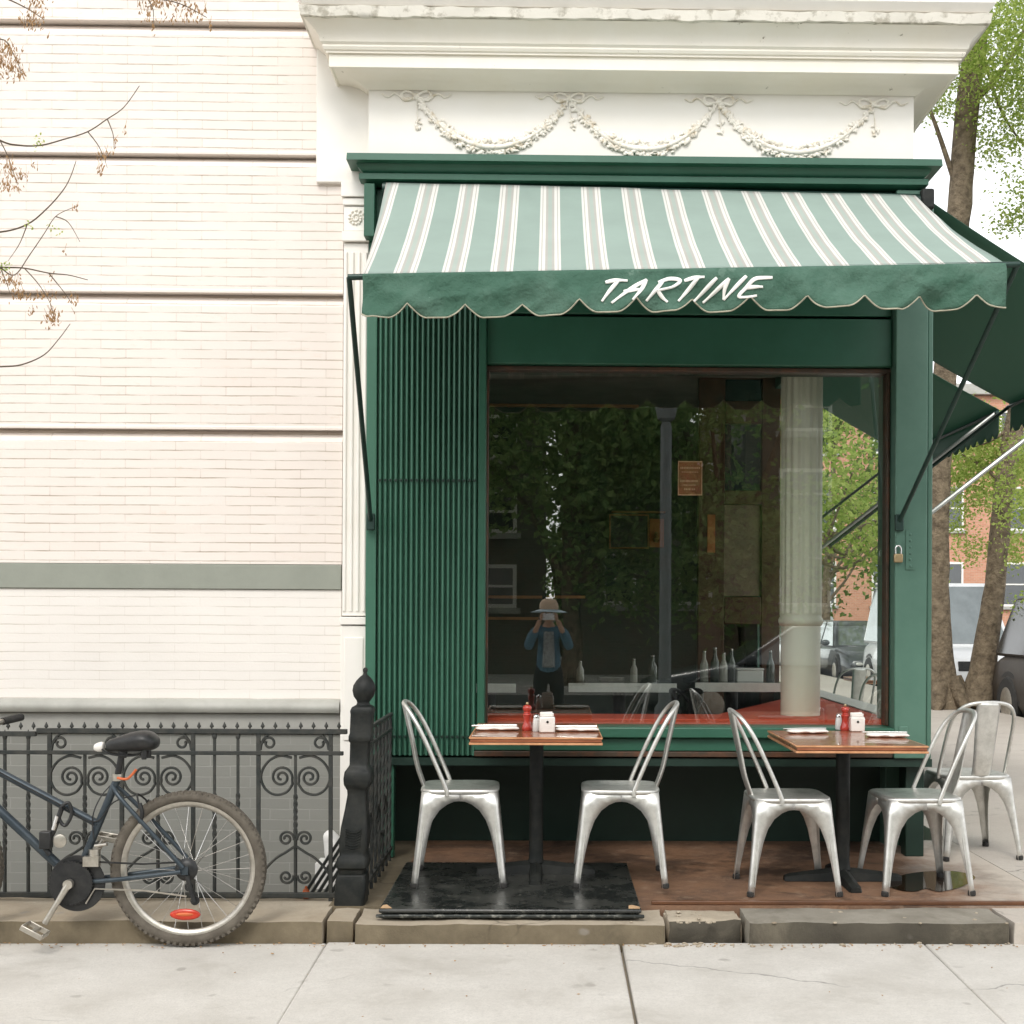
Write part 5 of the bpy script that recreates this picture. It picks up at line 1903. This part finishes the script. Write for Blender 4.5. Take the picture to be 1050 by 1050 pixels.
side_tree(6.0, 30, 7.0, 2.2, 'leafy street tree seen through the window above the parked cars, nearest of these', 21, m_leaf_fresh, 2.0)
side_tree(8.9, 41, 8.0, 2.8, 'leafy tree seen through the window, furthest down the side street', 22, m_leaf_mid, 1.6, 7000, .2)
side_tree(6.2, 47, 7.5, 2.8, 'leafy tree behind the white truck, seen through the window', 23, m_leaf_mid, 1.6, 7000, .2)
side_tree(15.5, 34, 9.0, 2.6, 'leafy tree across the side street before the orange brick building', 24, m_leaf_fresh, 2.2, 7000, .17)

# ================================================================== CARS
def car(name, label, x, y, heading, L, W, H, mat, kind='sedan', group=None, glass=None):
    """nose towards local +x; heading rotates about z"""
    t = thing(name, label, 'car' if kind != 'van' else 'van', (0, 0, 0), group)
    hw = W / 2
    clr = .20
    belt = {'sedan': .88, 'suv': 1.02, 'van': 1.02}[kind]
    nose = {'sedan': .68, 'suv': .92, 'van': .92}[kind]
    st = [(-L / 2, clr + .12, belt * .80, hw * .80), (-L / 2 + .08, clr + .02, belt * .93, hw * .93), (-L / 2 + .5, clr, belt, hw), (0, clr - .02, belt, hw), (L / 2 - 1.35, clr, belt, hw), (L / 2 - 1.1, clr, belt * .985, hw * .995),
          (L / 2 - .35, clr + .02, nose + .04, hw * .95), (L / 2 - .06, clr + .04, nose - .08, hw * .86), (L / 2, clr + .12, nose - .24, hw * .76)]
    mb = MB()
    rings = []
    for x_, zb, zt_, w in st:
        hgt = zt_ - zb
        pts = [(-w * .88, zb), (-w * .99, zb + hgt * .22), (-w, zb + hgt * .55), (-w * .965, zt_ - .07), (-w * .88, zt_), (0, zt_ + .025), (w * .88, zt_), (w * .965, zt_ - .07), (w, zb + hgt * .55), (w * .99, zb + hgt * .22), (w * .88, zb)]
        rings.append([mb.bm.verts.new(V((x_, a, b))) for a, b in pts])
    for a, b in zip(rings, rings[1:]):
        for k in range(len(a)):
            mb.bm.faces.new([a[k], a[(k + 1) % len(a)], b[(k + 1) % len(a)], b[k]])
    mb.bm.faces.new(rings[0][::-1]); mb.bm.faces.new(rings[-1])
    mb.done('body', mat, t, smooth=50, bevel=.02)
    if kind == 'sedan': cab = (-L / 2 + .45, -L / 2 + 1.25, L / 2 - 2.05, L / 2 - 1.2)
    elif kind == 'suv': cab = (-L / 2 + .06, -L / 2 + .42, L / 2 - 1.95, L / 2 - 1.2)
    else: cab = (-L / 2 + .05, -L / 2 + .25, L / 2 - 1.75, L / 2 - .95)
    bw, tw_ = hw * .93, hw * .74
    lo, hi = belt - .02, H
    def cabin(inset_lo, inset_hi, x0, x1, x2, x3, zt0, zt1):
        return [V((x0, -bw + inset_lo, zt0)), V((x1, -tw_ + inset_hi, zt1)), V((x2, -tw_ + inset_hi, zt1)), V((x3, -bw + inset_lo, zt0))]
    l_ = cabin(0, 0, *cab, lo, hi - .04)
    r_ = [V((p.x, -p.y, p.z)) for p in l_]
    mb = MB()
    vl = [mb.bm.verts.new(p) for p in l_]; vr = [mb.bm.verts.new(p) for p in r_]
    mb.bm.faces.new(vl); mb.bm.faces.new(vr[::-1])
    for i in range(3):
        mb.bm.faces.new([vl[i], vl[i + 1], vr[i + 1], vr[i]])
    mb.bm.faces.new([vl[3], vl[0], vr[0], vr[3]])
    mb.done('cabin', mat, t, smooth=40, bevel=.07)
    def pane(nm, q4, off):
        c = sum(q4, V()) / 4
        nrm_ = (q4[1] - q4[0]).cross(q4[3] - q4[0]).normalized()
        if nrm_.dot(c - V((0, 0, belt))) < 0: nrm_ = -nrm_
        MB().prism([p + nrm_ * off for p in q4], nrm_ * .008).done(nm, glass or m_car_glass, t, smooth=0)
    sh4 = lambda a, b, c, d, k: [p.lerp((a + b + c + d) / 4, k) for p in (a, b, c, d)]
    pane('windscreen', sh4(l_[3], l_[2], r_[2], r_[3], .12), .004)
    pane('rear_window', sh4(l_[0], l_[1], r_[1], r_[0], .14), .004)
    for sd in (l_, r_):
        m0, m1 = sd[0].lerp(sd[3], .5), sd[1].lerp(sd[2], .5)
        pane('side_window', sh4(sd[0].lerp(m0, .06), sd[1].lerp(m1, .03), m1.lerp(sd[1], .03), m0.lerp(sd[0], .03), .10), .004)
        pane('side_window', sh4(m0.lerp(sd[3], .03), m1.lerp(sd[2], .03), sd[2], sd[3].lerp(m0, .08), .10), .004)
    wr = .33 if kind == 'sedan' else .37
    mx = Matrix.Rotation(PI / 2, 3, 'X')
    for xw in (-L / 2 + .85, L / 2 - .88):
        for s in (-1, 1):
            c = V((xw, s * (hw - .09), wr))
            w = MB().lathe([(wr * .55, -.105), (wr * .93, -.11), (wr, -.08), (wr, .08), (wr * .93, .11), (wr * .55, .105)], c, 28, m=mx).done('wheel', m_rubber, t)
            MB().lathe([(wr * .60, -.112 if s > 0 else .108), (wr * .52, -.1125 if s > 0 else .1125), (wr * .12, -.119 if s > 0 else .119)], c, 28, m=mx).done('rim', m_alu, w)
            MB().tube([c + V((wr * 1.12 * math.cos(a), s * .035, wr * 1.12 * math.sin(a) * .98)) for a in [PI * k / 14 for k in range(15)]], .055, 6).done('wheel_arch', m_bike_dk, t)
    for s in (-1, 1):
        c = V((L / 2 - .10, s * hw * .62, nose - .17))
        MB().ball(c, .12, (.7, 1.35, .62), 16, 10).done('headlight', m_lamp, t)
        c = V((-L / 2 + .06, s * hw * .72, belt * .78))
        MB().ball(c, .10, (.5, 1.1, 1.0), 14, 8).done('tail_light', m_lamp_red, t)
        c = V((cab[3] - .25, s * (hw + .09), belt + .08))
        MB().ball(c, .10, (.5, 1.0, .7), 12, 8).done('mirror', mat, t)
    MB().box((L / 2 - .06, -hw * .42, nose - .30), (L / 2 + .012, hw * .42, nose - .13)).done('grille', m_bike_dk, t, bevel=.01)
    MB().box((L / 2 - .10, -hw * .80, clr + .08), (L / 2 + .05, hw * .80, clr + .24)).done('bumper', m_bike_dk if kind != 'sedan' else mat, t, bevel=.04)
    MB().box((-L / 2 - .05, -hw * .82, clr + .12), (-L / 2 + .10, hw * .82, clr + .28)).done('bumper', m_bike_dk if kind != 'sedan' else mat, t, bevel=.04)
    t.location = (x, y, ground_z + .002)
    t.rotation_euler = (0, 0, R(heading))
    return t


car('parked_car', 'dark taupe parked car at the kerb right of the street tree', 7.22, 16.0, -90, 4.7, 1.9, 1.86, m_car_brown, 'suv', 'cars parked along the side street', m_car_glass_dk)
car('parked_van', 'white parked van facing the camera behind the street tree', 7.45, 24.4, -90, 4.8, 1.95, 2.22, m_car_white, 'van')
car('parked_car', 'charcoal parked car seen through the window before the white van', 7.3, 30.0, -90, 4.6, 1.85, 1.5, m_car_dark, 'sedan', 'cars parked along the side street')
car('parked_car', 'silver parked car seen through the window, below the white truck', 7.2, 35.6, -90, 4.6, 1.85, 1.5, m_car_silver, 'sedan', 'cars parked along the side street')
car('parked_car', 'white parked car seen through the window beside the column', 7.3, 41.4, -90, 4.6, 1.85, 1.55, m_car_white, 'sedan', 'cars parked along the side street')

tk = thing('box_truck', 'white box truck parked far down the side street, seen through the window', 'truck', (9.4, 50, ground_z))
MB().box((8.2, 49.4, .75), (10.6, 55, 3.3)).done('cargo_box', m_car_white, tk, bevel=.03)
MB().prism([V((8.3, 47.3, .35)), V((8.3, 47.2, 1.2)), V((8.3, 47.8, 2.2)), V((8.3, 49.3, 2.3)), V((8.3, 49.3, .35))], (2.2, 0, 0)).done('cab', m_car_white, tk, bevel=.05)
MB().prism([V((8.45, 47.24, 1.28)), V((8.5, 47.76, 2.12)), V((10.3, 47.76, 2.12)), V((10.35, 47.24, 1.28))], (0, -.02, .01)).done('windscreen', m_car_glass, tk)
for xw in (8.45, 10.35):
    for yw in (48.2, 53.6):
        MB().lathe([(.25, -.14), (.42, -.14), (.45, -.1), (.45, .1), (.42, .14), (.25, .14)], (xw, yw, ground_z + .45), 20, m=Matrix.Rotation(PI / 2, 3, 'Y')).done('wheel', m_rubber, tk)


# ================================================================== BUILDINGS
def building(label, x0, x1, y0, y1, h_, wall, face, nx, nz, z0w=1.2, cat='building', trim=None, group=None):
    t = thing('brick_building', label, cat, ((x0 + x1) / 2, (y0 + y1) / 2, ground_z), group)
    bx('wall', wall, t, (x0, y0, ground_z - .1), (x1, y1, h_), None)
    s = 1 if face == 'S' else -1
    yf = y0 if face == 'S' else y1
    MB().box((x0 - .15, yf - .3 if s > 0 else yf - .05, h_), (x1 + .15, yf + .05 if s > 0 else yf + .3, h_ + .5)).done('cornice', trim or m_ledge, t, bevel=.03)
    cw, chh = (x1 - x0) / nx, (h_ - z0w) / nz
    for i in range(nx):
        for k in range(nz):
            xa, za = x0 + cw * (i + .28), z0w + chh * (k + .22)
            xb, zb = xa + cw * .44, za + chh * .58
            w = MB()
            e = .09
            for a, b in (((xa, za), (xa + e, zb)), ((xb - e, za), (xb, zb)), ((xa + e, zb - e), (xb - e, zb)), ((xa + e, za), (xb - e, za + e)), ((xa + e, (za + zb) / 2 - .03), (xb - e, (za + zb) / 2 + .03))):
                w.box((a[0], yf - s * .05, a[1]), (b[0], yf + s * .06, b[1]))
            win_ = w.done('window', m_white_clean, t, smooth=0)
            MB().box((xa + e, yf - s * .015, za + e), (xb - e, yf + s * .05, zb - e)).done('pane', m_win_glass, win_, smooth=0)
            MB().box((xa - .1, yf - s * .14, za - .14), (xb + .1, yf + s * .05, za - .002)).done('sill', trim or m_ledge, win_, smooth=0)
    return t


building('orange brick building across the far end of the side street', 8, 34, 58, 70, 11.5, m_brick_red, 'S', 9, 3)
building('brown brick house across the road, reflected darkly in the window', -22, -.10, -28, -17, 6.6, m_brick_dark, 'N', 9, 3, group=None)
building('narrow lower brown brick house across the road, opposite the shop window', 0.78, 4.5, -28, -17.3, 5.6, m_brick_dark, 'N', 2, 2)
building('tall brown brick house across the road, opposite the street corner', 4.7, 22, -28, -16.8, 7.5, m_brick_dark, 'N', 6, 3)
struct(MB().box((-60, -16.5, -.14), (60, -11, .02)).done('opposite_sidewalk', m_concrete, smooth=0))


def road_tree(x, y, h_, r, lab, seed, n=15000, low=1.9):
    rg = random.Random(seed)
    cl_ = [(x + rg.gauss(0, r * .6), y + rg.gauss(0, r * .45), rg.uniform(low, h_), r * rg.uniform(.35, .6)) for _ in range(22)]
    lm = [([V((x, y, low)), V(c[:3]).lerp(V((x, y, low)), .5) + V((0, 0, .3)), V(c[:3])], .09, .02) for c in cl_[:9]]
    return tree('street_tree', lab, [([V((x, y, 0)), V((x + .1, y, low * .5)), V((x, y, low * 1.1)), V((x, y, h_ * .8))], [.24, .18, .16, .06])], lm, cl_, n, .19, m_bark, m_leaf_dark, 'trees along the road opposite the shop', seed, per=8, spread=.3)


road_tree(0.4, -11.8, 8.0, 2.4, 'dark leafy tree mirrored in the middle of the window', 31, 15000)
road_tree(.4, -30.5, 5.0, 1.5, 'small tree in the gap between the houses opposite', 37, 3500, 1.0)
road_tree(-4.6, -12.0, 8.5, 2.6, 'dark leafy tree mirrored at the window edge by the shutter', 32)
road_tree(3.6, -12.2, 9.5, 3.0, 'dark leafy tree mirrored right of the grey lamp post', 33)
car('parked_car', 'charcoal car parked along the road, mirrored in the window', 3.6, -4.2, 180, 4.6, 1.85, 1.45, m_car_dark, 'sedan', None)
lp = thing('lamp_post', 'slim grey lamp post at the road edge, mirrored in the window', 'lamp post', (1.47, -2.2, 0))
MB().lathe([(.14, 0), (.13, .25), (.085, .32), (.075, 1.2), (.07, 3.8), (.05, 3.86)], (1.47, -2.2, 0), 20).done('pole', m_post_paint, lp)
MB().lathe([(.05, 3.861), (.11, 3.9), (.14, 4.05), (.11, 4.2), (.03, 4.26)], (1.47, -2.2, 0), 20).done('lamp_head', m_post_paint, lp)

# the bare, seed-hung tree at the left whose sprays hang into view
sd_b = V((-3.3, 4.3, 0))
BD = 4.35
Q = lambda px, py, d=BD: P(px, py, d)
tw = thing('seeding_tree', 'bare tree with thin twigs and hanging dry tan seed clusters before the townhouse', 'tree', tuple(sd_b))
mb = MB()
mb.tube(smooth_path([sd_b + V((0, 0, -.02)), sd_b + V((.04, 0, 1)), sd_b + V((-.03, .02, 2.2)), sd_b + V((.05, 0, 3.6)), sd_b + V((0, 0, 5.2))], 6), lambda q: .13 - .08 * q, 14)
mb.done('trunk', m_bark_lt, tw, smooth=60)
S_ = lambda z: sd_b + V((0, 0, z))
for a, b, ra in ((S_(3.0), Q(-110, 90), .03), (S_(2.7), Q(-110, 250), .025), (S_(3.4), Q(-90, -30), .035), (S_(2.4), Q(-90, 370), .02)):
    MB().tube(smooth_path([a, a.lerp(b, .5) + V((0, 0, .12)), b], 6), lambda q, ra=ra: ra * (1 - .75 * q), 8).done('limb', m_bark_lt, tw, smooth=60)
mb = MB()
twigs = [
    [(-110, 90), (-40, 120), (0, 144), (20, 149), (42, 149), (65, 143), (90, 135), (110, 122), (127, 110), (143, 88)],
    [(-110, 250), (-50, 240), (0, 238), (28, 230), (48, 214), (64, 196), (72, 182), (78, 165)],
    [(-110, 250), (-40, 272), (0, 274), (25, 275), (50, 280), (70, 282), (90, 287)],
    [(0, 274), (15, 282), (30, 262), (45, 240), (57, 222), (72, 214), (78, 212)],
    [(57, 222), (70, 228), (82, 248)],
    [(-90, 370), (-30, 378), (0, 376), (22, 374), (45, 364), (60, 348), (72, 332)],
    [(90, 135), (100, 148), (106, 160), (110, 172)], [(110, 122), (116, 138), (117, 155)],
    [(-90, -30), (-20, -12), (10, 0), (30, 10), (45, 20)], [(-90, -30), (40, -25), (110, -14), (150, -4), (185, 4), (212, 18)], [(150, -4), (157, 10), (157, 28)], [(-110, 90), (-40, 60), (0, 40), (15, 58), (22, 75)],
    [(0, 144), (8, 160), (14, 178), (18, 190)], [(25, 275), (40, 292), (52, 312), (55, 325)], [(0, 274), (6, 288), (10, 300)], [(50, 280), (66, 300), (74, 312)], [(28, 230), (20, 250), (8, 268)],
]
for tg in twigs:
    w0 = .0036 if tg[0][0] < -20 else .0022
    mb.tube(smooth_path([Q(a, b, BD + .03 * math.sin(a * .07)) for a, b in tg], 5), lambda q, w0=w0: w0 * (1 - .65 * q), 6)
mb.done('twigs', m_twig, tw, smooth=60)
mb = MB()
rg = random.Random(5)
seeds = [(36, 8, 13, 14, 60), (34, 24, 9, 9, 40), (22, -6, 15, 8, 40), (160, 2, 16, 8, 55), (182, 2, 18, 10, 70), (200, 12, 12, 9, 40), (150, 12, 8, 9, 25), (157, 27, 2, 6, 8), (216, 28, 2, 7, 8), (172, 20, 18, 5, 18),
         (6, 52, 10, 8, 45), (12, 66, 11, 10, 60), (20, 78, 6, 7, 25), (2, 70, 6, 10, 25), (12, 176, 11, 9, 45), (6, 190, 10, 8, 30), (22, 182, 6, 5, 15), (18, 194, 4, 6, 9), (34, 170, 3, 4, 5),
         (106, 160, 6, 5, 14), (104, 174, 4, 6, 14), (117, 150, 3, 8, 7), (128, 134, 4, 5, 4), (78, 215, 4, 5, 5), (65, 258, 2, 3, 4), (5, 286, 10, 7, 34), (15, 290, 7, 7, 26), (24, 304, 14, 5, 26), (48, 304, 16, 4, 18), (74, 310, 7, 6, 14), (54, 326, 8, 9, 60), (33, 318, 6, 5, 10), (52, 284, 3, 4, 5)]
for px, py, sx_, sy_, n in seeds:
    for _ in range(n):
        c = Q(px + rg.gauss(0, sx_ * .55), py + rg.gauss(0, sy_ * .6), BD + rg.gauss(0, .03))
        m = Matrix.Rotation(rg.uniform(-.7, .7), 3, 'Y') @ Matrix.Rotation(rg.uniform(0, 3), 3, 'Z')
        mb.ico(c, rg.uniform(.0032, .0062), 1, (.55, .3, 1.25), m)
        if rg.random() < .45:
            mb.tube([c, c + V((rg.uniform(-.01, .01), rg.uniform(-.01, .01), rg.uniform(.012, .028)))], .0007, 3)
mb.done('seed_clusters', m_seed, tw, smooth=60)
mb = MB()
for px, py, n in ((41, 146, 10), (36, 145, 6), (30, 231, 7), (54, 233, 7), (5, 274, 22), (62, 236, 4)):
    for _ in range(n):
        c = Q(px + rg.gauss(0, 3), py + rg.gauss(0, 3), BD)
        a = V((rg.gauss(0, 1), rg.gauss(0, 1), rg.gauss(0, 1))).normalized()
        b = a.orthogonal().normalized()
        s = .012
        mb.bm.faces.new([mb.bm.verts.new(q) for q in (c, c + a * s * .5 + b * s * .3, c + a * s, c + a * s * .5 - b * s * .3)])
mb.done('young_leaves', m_leaf_fresh, tw, smooth=0, fix=False)

# ================================================================== PERSON WITH THE PHONE (seen mirrored in the window)
m_skin = M('warm_skin', (0.55, 0.33, 0.23), (0.50, 0.29, 0.20), 8, 0.55, bump=0.05)
m_denim = M('blue_denim', (0.10, 0.20, 0.27), (0.075, 0.15, 0.21), 20, 0.85, bump=0.3)
m_trouser = M('black_trouser_cloth', (0.014, 0.015, 0.017), None, 20, 0.85)
m_shirt = M('grey_print_shirt', (0.40, 0.42, 0.42), (0.22, 0.24, 0.25), 30, 0.85)
m_straw = M('pale_straw_hat', (0.74, 0.55, 0.40), (0.68, 0.49, 0.35), 40, 0.8)
m_brim = M('light_blue_hat_brim', (0.55, 0.68, 0.74), None, 20, 0.8)
m_phone = M('white_phone', (0.80, 0.81, 0.82), None, 10, 0.3, bump=0)


def skin_mesh(name, mat, parent, verts, edges, radii, root=0, sub=2):
    me = bpy.data.meshes.new(name)
    me.from_pydata([tuple(v) for v in verts], edges, [])
    me.materials.append(mat)
    o = bpy.data.objects.new(name, me)
    COL.objects.link(o)
    WO[o.name] = V()
    if parent is not None:
        o.parent = parent
        o.location = -WO.get(parent.name, V())
    md = o.modifiers.new('skin', 'SKIN')
    md.use_smooth_shade = True
    if not me.skin_vertices: 
        bpy.context.view_layer.objects.active = o
    sv = me.skin_vertices[0].data
    for i, r in enumerate(radii):
        rr = r if isinstance(r, tuple) else (r, r)
        sv[i].radius = rr
        sv[i].use_root = (i == root)
    s = o.modifiers.new('sub', 'SUBSURF')
    s.levels = s.render_levels = sub
    return o


pe = thing('person', 'person in a straw hat and blue denim jacket photographing the shop with a phone', 'person', (0, -.40, 0))
vs = [(0, -.40, .84), (0, -.395, 1.0), (0, -.385, 1.15), (0, -.375, 1.245), (0, -.365, 1.30), (0, -.345, 1.36)]
rs = [(.09, .06), (.09, .06), (.11, .075), (.075, .055), (.048, .048), (.055, .055)]
es = [(0, 1), (1, 2), (2, 3), (3, 4), (4, 5)]
for s in (-1, 1):
    i = len(vs)
    vs += [(s * .165, -.375, 1.225), (s * .235, -.27, 1.04), (s * .115, -.085, 1.315), (s * .098, -.055, 1.355)]
    rs += [.055, .042, .028, .030]
    es += [(3, i), (i, i + 1), (i + 1, i + 2), (i + 2, i + 3)]
    i = len(vs)
    vs += [(s * .09, -.40, .76), (s * .10, -.385, .45), (s * .105, -.41, .09), (s * .11, -.30, .035)]
    rs += [.07, .05, .036, .034]
    es += [(0, i), (i, i + 1), (i + 1, i + 2), (i + 2, i + 3)]
skin_mesh('body', m_skin, pe, vs, es, rs)
mb = MB()
mb.ball((0, -.335, 1.425), .095, (.82, 1.0, 1.22), 24, 18)
for v in mb.bm.verts:
    d = v.co - V((0, -.335, 1.425))
    if d.z < 0: v.co.x *= 1 + d.z * 1.6
    if d.y > .06 and abs(d.x) < .018 and -.045 < d.z < .015: v.co.y += .022 * (1 - abs(d.x) / .018)
for s in (-1, 1):
    mb.ball((s * .078, -.345, 1.42), .028, (.35, .7, 1.1), 12, 8)
hd = mb.done('head', m_skin, pe, smooth=60)
mb = MB()
for s in (-1, 1):
    mb.ball((s * .030, -.252, 1.437), .010, (1.2, .6, .7), 10, 8)
mb.ball((0, -.250, 1.375), .018, (1.3, .35, .35), 12, 8)
mb.done('eyes_and_mouth', m_trouser, hd)
for s in (-1, 1):
    for k in range(4):
        z = 1.372 + .016 * k
        skin_mesh('finger', m_skin, pe, [(s * .096, -.052, 1.355 + .006 * k), (s * .088, -.024, z), (s * .080, -.002, z + .002), (s * (.062 - .004 * (k % 2)), -.004, z + .003)], [(0, 1), (1, 2), (2, 3)], [.010, .0085, .0075, .0062], sub=1)
    skin_mesh('thumb', m_skin, pe, [(s * .098, -.058, 1.350), (s * .082, -.046, 1.362), (s * .066, -.024, 1.372)], [(0, 1), (1, 2)], [.012, .010, .0078], sub=1)
jv = [(0, -.40, .72), (0, -.395, 1.0), (0, -.385, 1.15), (0, -.375, 1.24)]
jr = [(.155, .115), (.140, .105), (.155, .115), (.10, .085)]
je = [(0, 1), (1, 2), (2, 3)]
for s in (-1, 1):
    i = len(jv)
    jv += [(s * .168, -.375, 1.222), (s * .236, -.272, 1.04), (s * .140, -.13, 1.255)]
    jr += [.070, .056, .040]
    je += [(3, i), (i, i + 1), (i + 1, i + 2)]
skin_mesh('jacket', m_denim, pe, jv, je, jr)
MB().grid(6, 10, lambda u, v: V(((u - .5) * (.11 + .03 * v), -.262 - .022 * (2 * u - 1) ** 2 - .02 * abs(v - .3), 1.23 - .40 * v))).done('shirt', m_shirt, pe, solid=.006, smooth=60)
tv = [(0, -.40, .98), (0, -.40, .80)]
tr_ = [(.115, .085), (.14, .105)]
te = [(0, 1)]
for s in (-1, 1):
    i = len(tv)
    tv += [(s * .092, -.40, .72), (s * .102, -.385, .45), (s * .107, -.41, .10)]
    tr_ += [.098, .075, .062]
    te += [(1, i), (i, i + 1), (i + 1, i + 2)]
skin_mesh('trousers', m_trouser, pe, tv, te, tr_)
for s in (-1, 1):
    MB().ball((s * .11, -.34, .045), .13, (.40, 1.0, .36), 16, 10).done('shoe', m_shirt, pe)
MB().lathe([(.105, 0), (.108, .03), (.100, .075), (.075, .11), (.03, .125)], (0, -.34, 1.475), 32).done('hat_crown', m_straw, pe, smooth=60)
MB().grid(48, 4, lambda u, v: V(((.10 + .105 * v) * math.cos(2 * PI * u), -.34 + (.10 + .105 * v) * math.sin(2 * PI * u), 1.476 - .030 * v - .006 * math.sin(4 * PI * u) * v))).done('hat_brim', m_brim, pe, smooth=70, solid=.004)
phn = thing('phone', 'white phone held sideways in both hands by the person in the straw hat', 'phone', (0, -.012, 1.395))
MB().box((-.072, -.017, 1.360), (.072, -.009, 1.430)).done('case', m_phone, phn, bevel=.003)
MB().lathe([(.005, -.0088), (.005, -.0080)], (.055, 0, 1.418), 16, m=Matrix(((1, 0, 0), (0, 0, 1), (0, 1, 0)))).done('lens', m_bike_dk, phn)

# ================================================================== LIGHT
SUN_EL, SUN_AZ = R(48), R(192)          # azimuth from +y, clockwise: behind the camera, to its left
w = bpy.data.worlds.new('World')
scene.world = w
w.use_nodes = True
nt = w.node_tree
bg = nt.nodes['Background']
sky = nt.nodes.new('ShaderNodeTexSky')
sky.sky_type = 'NISHITA'
sky.sun_disc = False
sky.sun_elevation = SUN_EL
sky.sun_rotation = SUN_AZ
sky.air_density = 1.0
sky.dust_density = 0.7
sky.ozone_density = 1.0
hs = nt.nodes.new('ShaderNodeHueSaturation')
hs.inputs['Saturation'].default_value = 0.06
nt.links.new(sky.outputs[0], hs.inputs['Color'])
nt.links.new(hs.outputs[0], bg.inputs['Color'])
bg.inputs['Strength'].default_value = 0.15
sd = bpy.data.lights.new('sun', 'SUN')
sd.energy = 0.7
sd.angle = R(20)
sd.color = (1.0, 0.95, 0.88)
so = bpy.data.objects.new('sun', sd)
COL.objects.link(so)
dirv = V((math.sin(SUN_AZ) * math.cos(SUN_EL), math.cos(SUN_AZ) * math.cos(SUN_EL), math.sin(SUN_EL)))
so.rotation_euler = dirv.to_track_quat('Z', 'Y').to_euler()
so.location = dirv * 30

vsn = scene.view_settings
scene.display_settings.display_device = 'sRGB'
vsn.view_transform = 'Standard'
vsn.look = 'None'
vsn.exposure = 1.15
vsn.gamma = 1.0
vsn.use_curve_mapping = False
cy = scene.cycles
cy.use_denoising = True
cy.max_bounces = 8
cy.transparent_max_bounces = 16
cy.use_adaptive_sampling = True
cy.adaptive_threshold = 0.02
cy.caustics_reflective = False
cy.caustics_refractive = False
